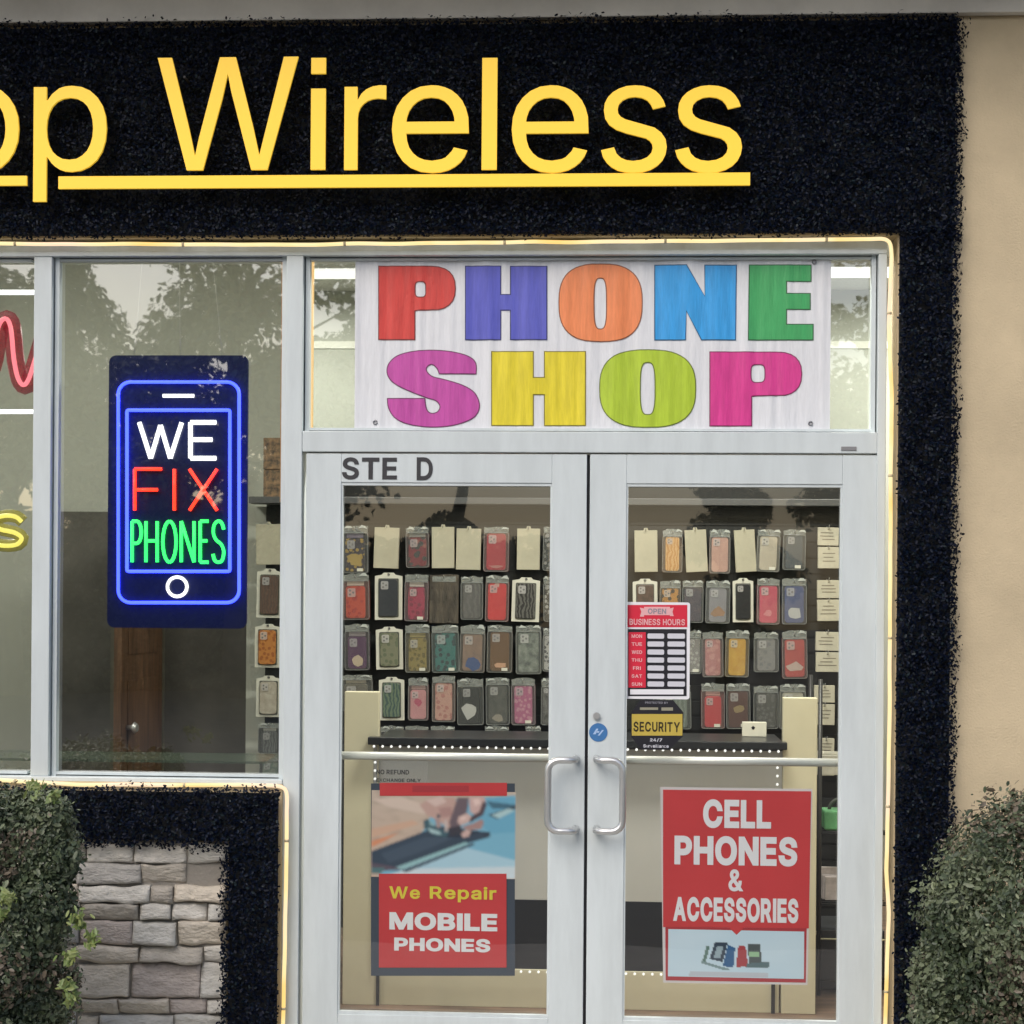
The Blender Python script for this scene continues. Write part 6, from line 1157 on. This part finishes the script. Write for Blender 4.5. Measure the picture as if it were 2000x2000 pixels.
        b = MB(); b.box(xa+w_*.1, xb-w_*.1, Y-.0135, Y-.0122, zb_-h_*.16, zb_-h_*.05); b.build('seal_strip', M_clear2, e)
        hook(e, xc, zb_-h_*.05, Y)
    spin(e, tilt or rnd.uniform(-1.3, 1.3))
    return e
WH = (.55,.55,.50)
A = ' behind the left door'
PKG(p7,345,530,515,838,'blister','dark gold patterned case with grey header, top row'+A,(.05,.04,.05),(.38,.26,.06),head=(.20,.17,.24),extra=(.28,.3,.4,(.42,.30,.08)))
PKG(p7,555,548,708,806,'box','plain cream box, leftmost cream one in the top row'+A,tilt=1.5)
PKG(p7,748,540,895,803,'blister','dark package with red lower half between cream boxes in top row'+A,(.20,.03,.04),(.05,.05,.05),head=(.30,.30,.27))
PKG(p7,913,545,1052,805,'box','plain cream box just left of its cream twin, top row'+A,tilt=-.6)
PKG(p7,1070,555,1222,815,'box','plain cream box directly left of the red case, top row'+A,tilt=.8)
PKG(p7,1240,540,1400,828,'blister','dull red phone case under grey tab, top row'+A,(.40,.035,.05),extra=(.12,.3,.06,(.45,.20,.18)))
PKG(p7,1450,555,1592,815,'box','plain cream box last in the top row before the door stile'+A,tilt=.3)
PKG(p7,1615,540,1690,822,'blister','black package half hidden by the door stile, top row'+A,(.02,.022,.022),(.2,.2,.2))
PKG(p7,345,832,520,1130,'blister','orange red phone case with pale header, second row'+A,(.52,.07,.035),(.40,.04,.03),head=(.55,.45,.38))
PKG(p7,555,832,726,1130,'card','white framed card holding a dark grey phone case, second row'+A,(.045,.05,.058))
PKG(p7,745,835,895,1140,'blister','narrow crimson case with white label, second row'+A,(.36,.03,.08),(.20,.02,.05),head=(.55,.5,.45))
PKG(p7,900,840,1082,1152,'bag','wide brownish grey pouch of cables, second row'+A,(.11,.095,.075),(.05,.045,.04))
PKG(p7,1095,850,1236,1130,'blister','plain dull grey phone case, second row'+A,(.135,.13,.125),(.10,.095,.095))
PKG(p7,1252,845,1400,1142,'blister','bright red phone case with white camera patch, second row'+A,(.60,.03,.035),extra=(.78,.14,.14,(.55,.35,.30)))
PKG(p7,1420,862,1592,1142,'card','white framed card with grey mottled case, end of second row'+A,(.13,.13,.12),(.03,.03,.03),tilt=1.2)
PKG(p7,1612,850,1690,1142,'blister','dark speckled package half hidden by the stile, second row'+A,(.03,.03,.03),(.35,.35,.33))
PKG(p7,290,1172,356,1440,'blister','lilac grey package cut by the left edge of glass, third row'+A,(.20,.18,.21))
PKG(p7,365,1150,522,1447,'blister','purple phone case with cream heart, third row'+A,(.09,.03,.095),head=(.30,.26,.28),extra=(.20,.26,.30,(.55,.45,.33)))
PKG(p7,560,1172,727,1442,'card','white framed card with sage green case, third row'+A,(.19,.20,.14),(.13,.15,.10))
PKG(p7,745,1152,902,1462,'blister','olive yellow phone case in clear shell, third row'+A,(.28,.22,.07),(.15,.12,.04),head=(.36,.30,.12))
PKG(p7,910,1155,1082,1462,'blister','teal streaked phone case, third row'+A,(.04,.17,.16),(.03,.05,.06))
PKG(p7,1093,1155,1252,1462,'blister','tan and blue phone case, third row'+A,(.30,.20,.15),(.22,.15,.12),extra=(.18,.34,.30,(.05,.09,.24)))
PKG(p7,1262,1158,1422,1462,'blister','brown phone case with peach label at its foot, third row'+A,(.15,.075,.03),extra=(.15,.30,.14,(.62,.36,.22)))
PKG(p7,1440,1158,1600,1472,'blister','pale greenish clear case, end of third row'+A,(.30,.33,.29),(.10,.12,.11))
PKG(p7,1612,1175,1690,1455,'blister','pale package half hidden by the stile, third row'+A,(.42,.42,.40),(.08,.08,.08))
PKG(p7,330,1468,542,1700,'blister','crumpled clear package above the left cream counter end'+A,(.14,.13,.11),head=(.42,.38,.30))
PKG(p7,580,1488,737,1762,'card','white framed card with dark green and blue case, bottom row'+A,(.06,.10,.10),(.15,.20,.14))
PKG(p7,765,1488,893,1762,'blister','small pink phone case with rose square, bottom row'+A,(.62,.30,.32),head=(.52,.34,.32),extra=(.42,.20,.24,(.50,.10,.17)))
PKG(p7,915,1475,1062,1772,'blister','peach phone case with small dark dots, bottom row'+A,(.58,.34,.28),(.46,.20,.18))
PKG(p7,1070,1488,1238,1792,'blister','black phone case with white broken heart, bottom row'+A,(.022,.024,.026),extra=(.30,.34,.36,(.55,.56,.54)))
PKG(p7,1250,1488,1402,1792,'blister','dark grey green phone case, bottom row'+A,(.06,.065,.06),(.11,.11,.10),extra=(.15,.24,.16,(.32,.29,.24)))
PKG(p7,1410,1488,1562,1792,'blister','magenta pink phone case, bottom row'+A,(.44,.13,.25),(.55,.28,.36))
PKG(p7,1600,1490,1690,1792,'blister','clear package half hidden by the stile, bottom row'+A,(.20,.20,.19),(.05,.05,.05))
for k, (xa, xb, adj) in enumerate(((590,740,'first'),(745,895,'second'),(905,1060,'third'),(1245,1400,'fourth'),(1500,1600,'fifth'))):
    PKG(p7,xa,1790,xb,2060,'blister','clear package top peeking over the counter, %s of five' % adj + A,(.10,.10,.11),(.2,.2,.21))
A = ' behind the right door'
PKG(p8,308,548,446,802,'box','plain cream box first in the top row'+A)
PKG(p8,478,535,602,806,'blister','orange phone case with ring, top row'+A,(.58,.27,.06),(.70,.42,.16))
PKG(p8,612,545,742,802,'box','tilted plain cream box right of the orange case, top row'+A,tilt=-3)
PKG(p8,764,540,892,812,'blister','pale pink phone case with ring, top row'+A,(.58,.35,.29))
PKG(p8,912,545,1036,802,'box','tilted plain cream box right of the pink case, top row'+A,tilt=-3.5)
PKG(p8,1056,540,1198,802,'blister','cream phone case with dark tab, top row'+A,(.55,.50,.40),tilt=2)
PKG(p8,1212,540,1352,792,'blister','dark slate blue phone case, end of top row'+A,(.06,.075,.095))
for k, (xa, xb, ya, ym, yb, wh) in enumerate(((1425,1552,530,645,780,'top'),(1420,1556,850,965,1100,'second'),(1412,1552,1165,1285,1410,'third'),(1402,1526,1490,1600,1732,'fourth'),(1425,1524,1812,1925,2040,'lowest'))):
    PKG(p8,xa,ya,xb,ym-4,'mini','upper beige box of the %s pair in the right hand column' % wh + A)
    PKG(p8,xa,ym+4,xb,yb,'mini','lower beige box of the %s pair in the right hand column' % wh + A)
PKG(p8,298,842,446,1110,'card','white framed card with brown case above the hours sign'+A,(.13,.08,.065),(.06,.045,.04))
PKG(p8,462,845,592,1110,'blister','orange and black patterned case above the hours sign'+A,(.50,.24,.05),(.06,.04,.03))
PKG(p8,598,848,728,1112,'blister','dark violet grey phone case, second row'+A,(.055,.05,.075),(.09,.07,.09))
PKG(p8,742,848,892,1116,'blister','grey phone case with tan disc, second row'+A,(.27,.27,.30),extra=(.26,.30,.28,(.34,.20,.12)))
PKG(p8,906,838,1030,1108,'card','white edged black phone case, second row'+A,(.02,.022,.026))
PKG(p8,1052,835,1192,1122,'blister','red pink phone case, second row'+A,(.55,.07,.13),extra=(.24,.22,.2,(.65,.22,.26)))
PKG(p8,1202,835,1354,1122,'blister','blue phone case with white band, end of second row'+A,(.06,.085,.22),extra=(.24,.36,.30,(.48,.50,.52)))
PKG(p8,630,1150,716,1422,'blister','grey clear package half behind the hours sign, third row'+A,(.25,.24,.23),(.40,.40,.38))
PKG(p8,718,1158,846,1442,'blister','dusty rose phone case, third row'+A,(.46,.20,.20),(.55,.28,.26))
PKG(p8,862,1150,1008,1442,'blister','yellow phone case, third row'+A,(.64,.40,.06),(.55,.30,.04))
PKG(p8,1032,1162,1184,1412,'blister','plain medium grey phone case, third row'+A,(.24,.24,.24),(.19,.19,.20))
PKG(p8,1202,1152,1356,1452,'blister','red phone case with white stripe, end of third row'+A,(.44,.06,.055),extra=(.24,.36,.22,(.55,.42,.38)))
PKG(p8,420,1470,650,1760,'blister','greenish grey package behind the security sticker'+A,(.20,.24,.21),(.14,.17,.15))
PKG(p8,712,1470,856,1756,'blister','bright red phone case with pale header, bottom row'+A,(.52,.05,.06),head=(.58,.32,.30))
PKG(p8,862,1472,1010,1756,'blister','dark red and gold phone case, bottom row'+A,(.09,.03,.025),extra=(.42,.28,.22,(.30,.22,.10)))
PKG(p8,1030,1488,1184,1756,'blister','dark grey clear phone case, bottom row'+A,(.07,.072,.07),(.13,.13,.13))
PKG(p8,1190,1478,1350,1760,'blister','pale clear package showing above the right cream counter end'+A,(.45,.44,.36))
A = ' seen through the window beside the lit phone sign'
PKG(pw,58,522,192,747,'box','plain cream box'+A)
PKG(pw,64,768,206,1042,'card','white framed card with dark brown case'+A,(.10,.075,.065),(.14,.09,.07))
PKG(pw,52,1075,192,1318,'card','white framed card with orange case'+A,(.50,.21,.06),(.35,.12,.04))
PKG(pw,60,1362,196,1592,'card','white card with pale beige items'+A,(.36,.32,.26),(.5,.47,.40))
PKG(pw,72,1620,198,1795,'blister','pale topped package with dark chequered case'+A,(.06,.065,.07),(.16,.17,.17),head=(.55,.55,.5))
PKG(pw,78,1800,200,1990,'blister','greenish clear package, lowest'+A,(.14,.20,.17),(.22,.26,.22))
for k in range(2):
    Y = DY-.06; a, c = W(*pw(98,40+178*k),Y), W(*pw(225,215+178*k),Y)
    zb_ = c.z if k == 0 else zt+.0325
    z1_ = a.z-.002
    if k == 0: zb_ = W(*pw(98,218),Y).z
    b = MB(); b.box(a.x, c.x, Y, Y+.06, zb_, z1_)
    tag(b.build('patterned_box', mat('brown_patterned_card', (.36,.23,.13), .6, var=.6, vscale=38, col2=(.045,.04,.04)), None, (a.x,Y,zb_), bevel=.002), ('brown patterned box, upper of two stacked on the display ledge' if k == 0 else 'brown patterned box, lower of two stacked on the display ledge'), 'box')

# ------------------------------------------------------------------ bushes
M_bush = [mat('bush_leaf_%d'%i, c, .5) for i, c in enumerate([(.032,.050,.025),(.062,.085,.042),(.105,.128,.070),(.125,.10,.07),(.17,.20,.11)])]
M_twig = mat('bush_twig', (.12,.09,.065), .8)
def bush(lumps, Yc, label, base, seed, pal, sprigs=()):
    global rng
    rng = np.random.default_rng(seed)
    C = [(W(px,py,Yc+dy), r/ (FPX/(Yc+dy+5.5))) for px, py, r, dy in lumps]
    PP, NN = [], []
    for i, (c, r) in enumerate(C):
        n = int(4*math.pi*r*r*27000)
        d = rng.normal(0,1,(n,3)); d /= np.linalg.norm(d,axis=1,keepdims=True)
        d[:,1] = -np.abs(d[:,1])*np.where(rng.random(n)<.75,1,-1)
        bump_ = np.array([noise.noise(Vector((q[0]*3.2+i*9,q[1]*3.2,q[2]*3.2)))*.13+noise.noise(Vector((q[0]*9+i*9,q[1]*9,q[2]*9)))*.15 for q in d])
        rr = r*(1+bump_)*(1-np.abs(rng.normal(0,.15,n)))+rng.exponential(.006,n)
        p = np.array(c)+d*rr[:,None]
        keep = np.ones(n,bool)
        for j,(c2,r2) in enumerate(C):
            if j != i: keep &= np.linalg.norm(p-np.array(c2),axis=1) > r2*.80
        keep &= (p[:,2] > .02) & (p[:,1] < -.13)
        PP.append(p[keep]); NN.append(d[keep]+np.array([0,-.2,.35]))
    P, N = np.concatenate(PP), np.concatenate(NN)
    t = empty('bush', base, label, 'bush')
    clump = np.array([noise.noise(Vector((q[0]*7,q[1]*7,q[2]*7+seed))) for q in P])
    mi = np.clip(np.round(1.0+clump*2.4+rng.normal(0,.7,len(P))),0,2).astype(int)
    brown = (np.array([noise.noise(Vector((q[0]*4,q[1]*4,q[2]*4+30+seed))) for q in P]) > pal[0]) & (rng.random(len(P)) < pal[1])
    mi[brown] = 3
    mi[rng.random(len(P)) < .04] = 4
    link('foliage', leaf_mesh('foliage', P, N, rng.uniform(.0095,.017,len(P))*np.where(rng.random(len(P))<.2,1.7,1), .46, mi, .75), M_bush, t)
    for k in range(46):
        c, r = C[k % len(C)]
        d = Vector(rng.normal(0,1,3)).normalized(); d.y = -abs(d.y); d.z = abs(d.z)*.8
        s = Vector((c.x+rng.normal(0,.03), c.y, max(.02,c.z-r*.6))); e = c+d*r*1.02
        if e.y > -.14 or e.z < .25 or k % 3: continue
        m_ = s.lerp(e,.5)+Vector(rng.normal(0,.02,3)); b = MB(); b.tube(smooth_path([s,m_,e],3), [.004,.0038,.0035,.003,.0026,.002,.0015], 5); b.build('branch', M_twig, t)
    b = MB()
    for k in range(1):
        q = rng.normal(0,.05,2); c = C[0][0]; b.tube([(base[0]+q[0],base[1]+q[1],0),(base[0]+q[0]*2,base[1]+q[1]*2,.3),(base[0]+q[0]*4,base[1]+q[1]*3,.6)], [.022,.017,.01], 7)
    b.build('stem', M_twig, t)
    if sprigs:
        for px, py, n, sp in sprigs:
            PP, NN, SS = [], [], []
            for k in range(int(n*1.6)):
                v = W(px+rng.normal(0,sp), py+rng.normal(0,sp), Yc-.20-rng.random()*.06); PP.append(v); NN.append((rng.normal(0,.6),-1,.5)); SS.append(rng.uniform(.013,.026))
            cpt = np.mean(PP, axis=0); PP.append(tuple(cpt)); NN.append((0,-1,.5)); SS.append(.055)
            link('bright_sprig', leaf_mesh('bright_sprig', np.array(PP), np.array(NN), np.array(SS)*1.15, .32, rng.integers(0,2,len(PP)), .5), [mat('new_leaf', (.12,.175,.045), .5), mat('new_leaf_pale', (.17,.205,.06), .5)], t)['label'] = 'bright yellow green young shoots'
bush([(-90,1690,165,0),(40,1660,112,.05),(88,1602,56,.03),(108,1680,50,.0),(72,1770,76,-.02),(110,1905,44,-.03),(-20,1850,150,-.06),(60,1950,92,0),(-60,2050,190,0),(20,2140,150,0),(-260,1800,230,0)], -.62, 'grey green bush with brown patches and bright shoots left of the stone', (W(-60,2200,-.62).x,-.62,0), 3, (.12,.45),
     [(150,1800,34,9),(182,1836,26,8),(138,1870,26,8),(132,1925,24,7),(140,1950,16,6),(14,1752,26,7),(8,1790,18,6),(66,1538,22,8),(104,1556,18,7)])
bush([(2090,1812,272,0),(1922,1800,110,-.02),(1885,1905,100,-.04),(2010,1690,100,.02),(1900,2020,125,0),(2060,2080,230,0),(2200,1900,300,.05)], -.62, 'dark green rounded bush at the right below the beige wall', (W(2080,2200,-.62).x,-.62,0), 5, (.22,.35))

# ------------------------------------------------------------------ trees across the lot (seen mirrored in the glass)
M_tree = [mat('tree_leaf_%d'%i, c, .6) for i, c in enumerate([(.05,.08,.04),(.08,.115,.06),(.12,.155,.085)])]
M_bark = mat('tree_bark', (.10,.075,.055), .9, var=.3, vscale=6)
def tree(x, y, h, kind, seed, label, lo=.30):
    g = np.random.default_rng(seed)
    t = empty('tree', (x,y,-.15), label, 'tree', 'trees across the parking lot')
    b = MB(); b.tube(smooth_path([(x,y,-.15),(x+g.normal(0,.08),y,h*.3),(x+g.normal(0,.12),y,h*.6),(x+g.normal(0,.15),y,h*.92)],4), list(np.linspace(.20,.03,13)), 9)
    PP, NN = [], []
    nl = 34 if kind == 'round' else 26
    for k in range(nl):
        f = (k+.5)/nl
        if kind == 'round':
            f_ = g.random(); zc = h*(lo+(.92-lo)*f_); R = h*.25*math.sqrt(max(.08,1-((f_-.48)/.55)**2)); a = g.random()*6.283; q = R*math.sqrt(g.random())
            c = np.array([x+q*math.cos(a), y+q*math.sin(a), zc]); r = h*g.uniform(.06,.11)
        else:
            zc = h*(.12+.85*f); q = h*.20*(1-f)*g.uniform(.3,1); a = g.random()*6.283
            c = np.array([x+q*math.cos(a), y+q*math.sin(a), zc]); r = h*(.035+.07*(1-f))
        b.tube([(x,y,max(.5,zc-q*.7)), tuple(c)], [.035,.012], 5)
        n = 520
        d = g.normal(0,1,(n,3)); d /= np.linalg.norm(d,axis=1,keepdims=True)
        PP.append(c+d*(r*g.random((n,1))**.4)*np.array([1,1,.75])); NN.append(d+np.array([0,0,.4]))
    b.build('trunk', M_bark, t)
    P, N = np.concatenate(PP), np.concatenate(NN)
    link('crown', leaf_mesh('crown', P, N, g.uniform(.09,.17,len(P)), .55, g.integers(0,3,len(P)), .6), M_tree, t)
for i, (px, Y, h, kd, lo, wh) in enumerate(((-230,20,9.0,'round',.2,'tall leafy tree at the far left end of the row across the lot'),(20,22,7.0,'round',.2,'leafy tree second from the left across the lot'),(140,24,9.4,'cone',.2,'slim conifer left of the gap of sky across the lot'),(255,26,5.9,'cone',.2,'short conifer standing in the gap of sky across the lot'),(330,24,5.2,'round',.1,'low rounded tree under the gap of sky across the lot'),(460,21,9.8,'round',.28,'broad tall tree right of the gap across the lot'),(535,24,5.6,'round',.1,'low leafy tree beside the broad tall one across the lot'),(650,23,6.0,'round',.68,'tree with a high small crown opposite the left door'),(890,25,7.4,'round',.62,'tree with a high crown opposite the banner across the lot'),(1120,22,8.0,'round',.55,'leafy tree opposite the doors across the lot'),(1420,24,6.2,'cone',.2,'medium conifer opposite the right door across the lot'),(1750,22,8.6,'round',.3,'leafy tree at the right end of the row across the lot'))):
    v = W(px, 1000, Y); tree(v.x, -Y, h, kd, 40+i, wh, lo)
hx_a, hx_b = W(-420,1000,22.5).x, W(1050,1000,22.5).x
hr = empty('hedge_row', ((hx_a+hx_b)/2, -22.8, -.15), 'long dark hedge along the far side of the lot', 'hedge')
b = MB(); b.box(hx_a, hx_b, -23.4, -22.4, -.15, 2.3); b.build('inner_branches', mat('hedge_inside', (.02,.022,.015), .9), hr)
g = np.random.default_rng(77); n = 26000
P = np.column_stack([g.uniform(hx_a-.1,hx_b+.1,n), -22.35-g.random(n)**2*1.1, g.uniform(-.1,2.55,n)])
P[:,2] *= 1+.08*np.sin(P[:,0]*1.7)+.06*np.sin(P[:,0]*4.1)
rng = g
link('foliage', leaf_mesh('foliage', P, np.tile([0,1,.4],(n,1)), g.uniform(.08,.15,n), .55, g.integers(0,3,n), .7), [mat('hedge_leaf_%d'%i, c, .6) for i, c in enumerate([(.025,.04,.02),(.04,.055,.03),(.05,.06,.035)])], hr)
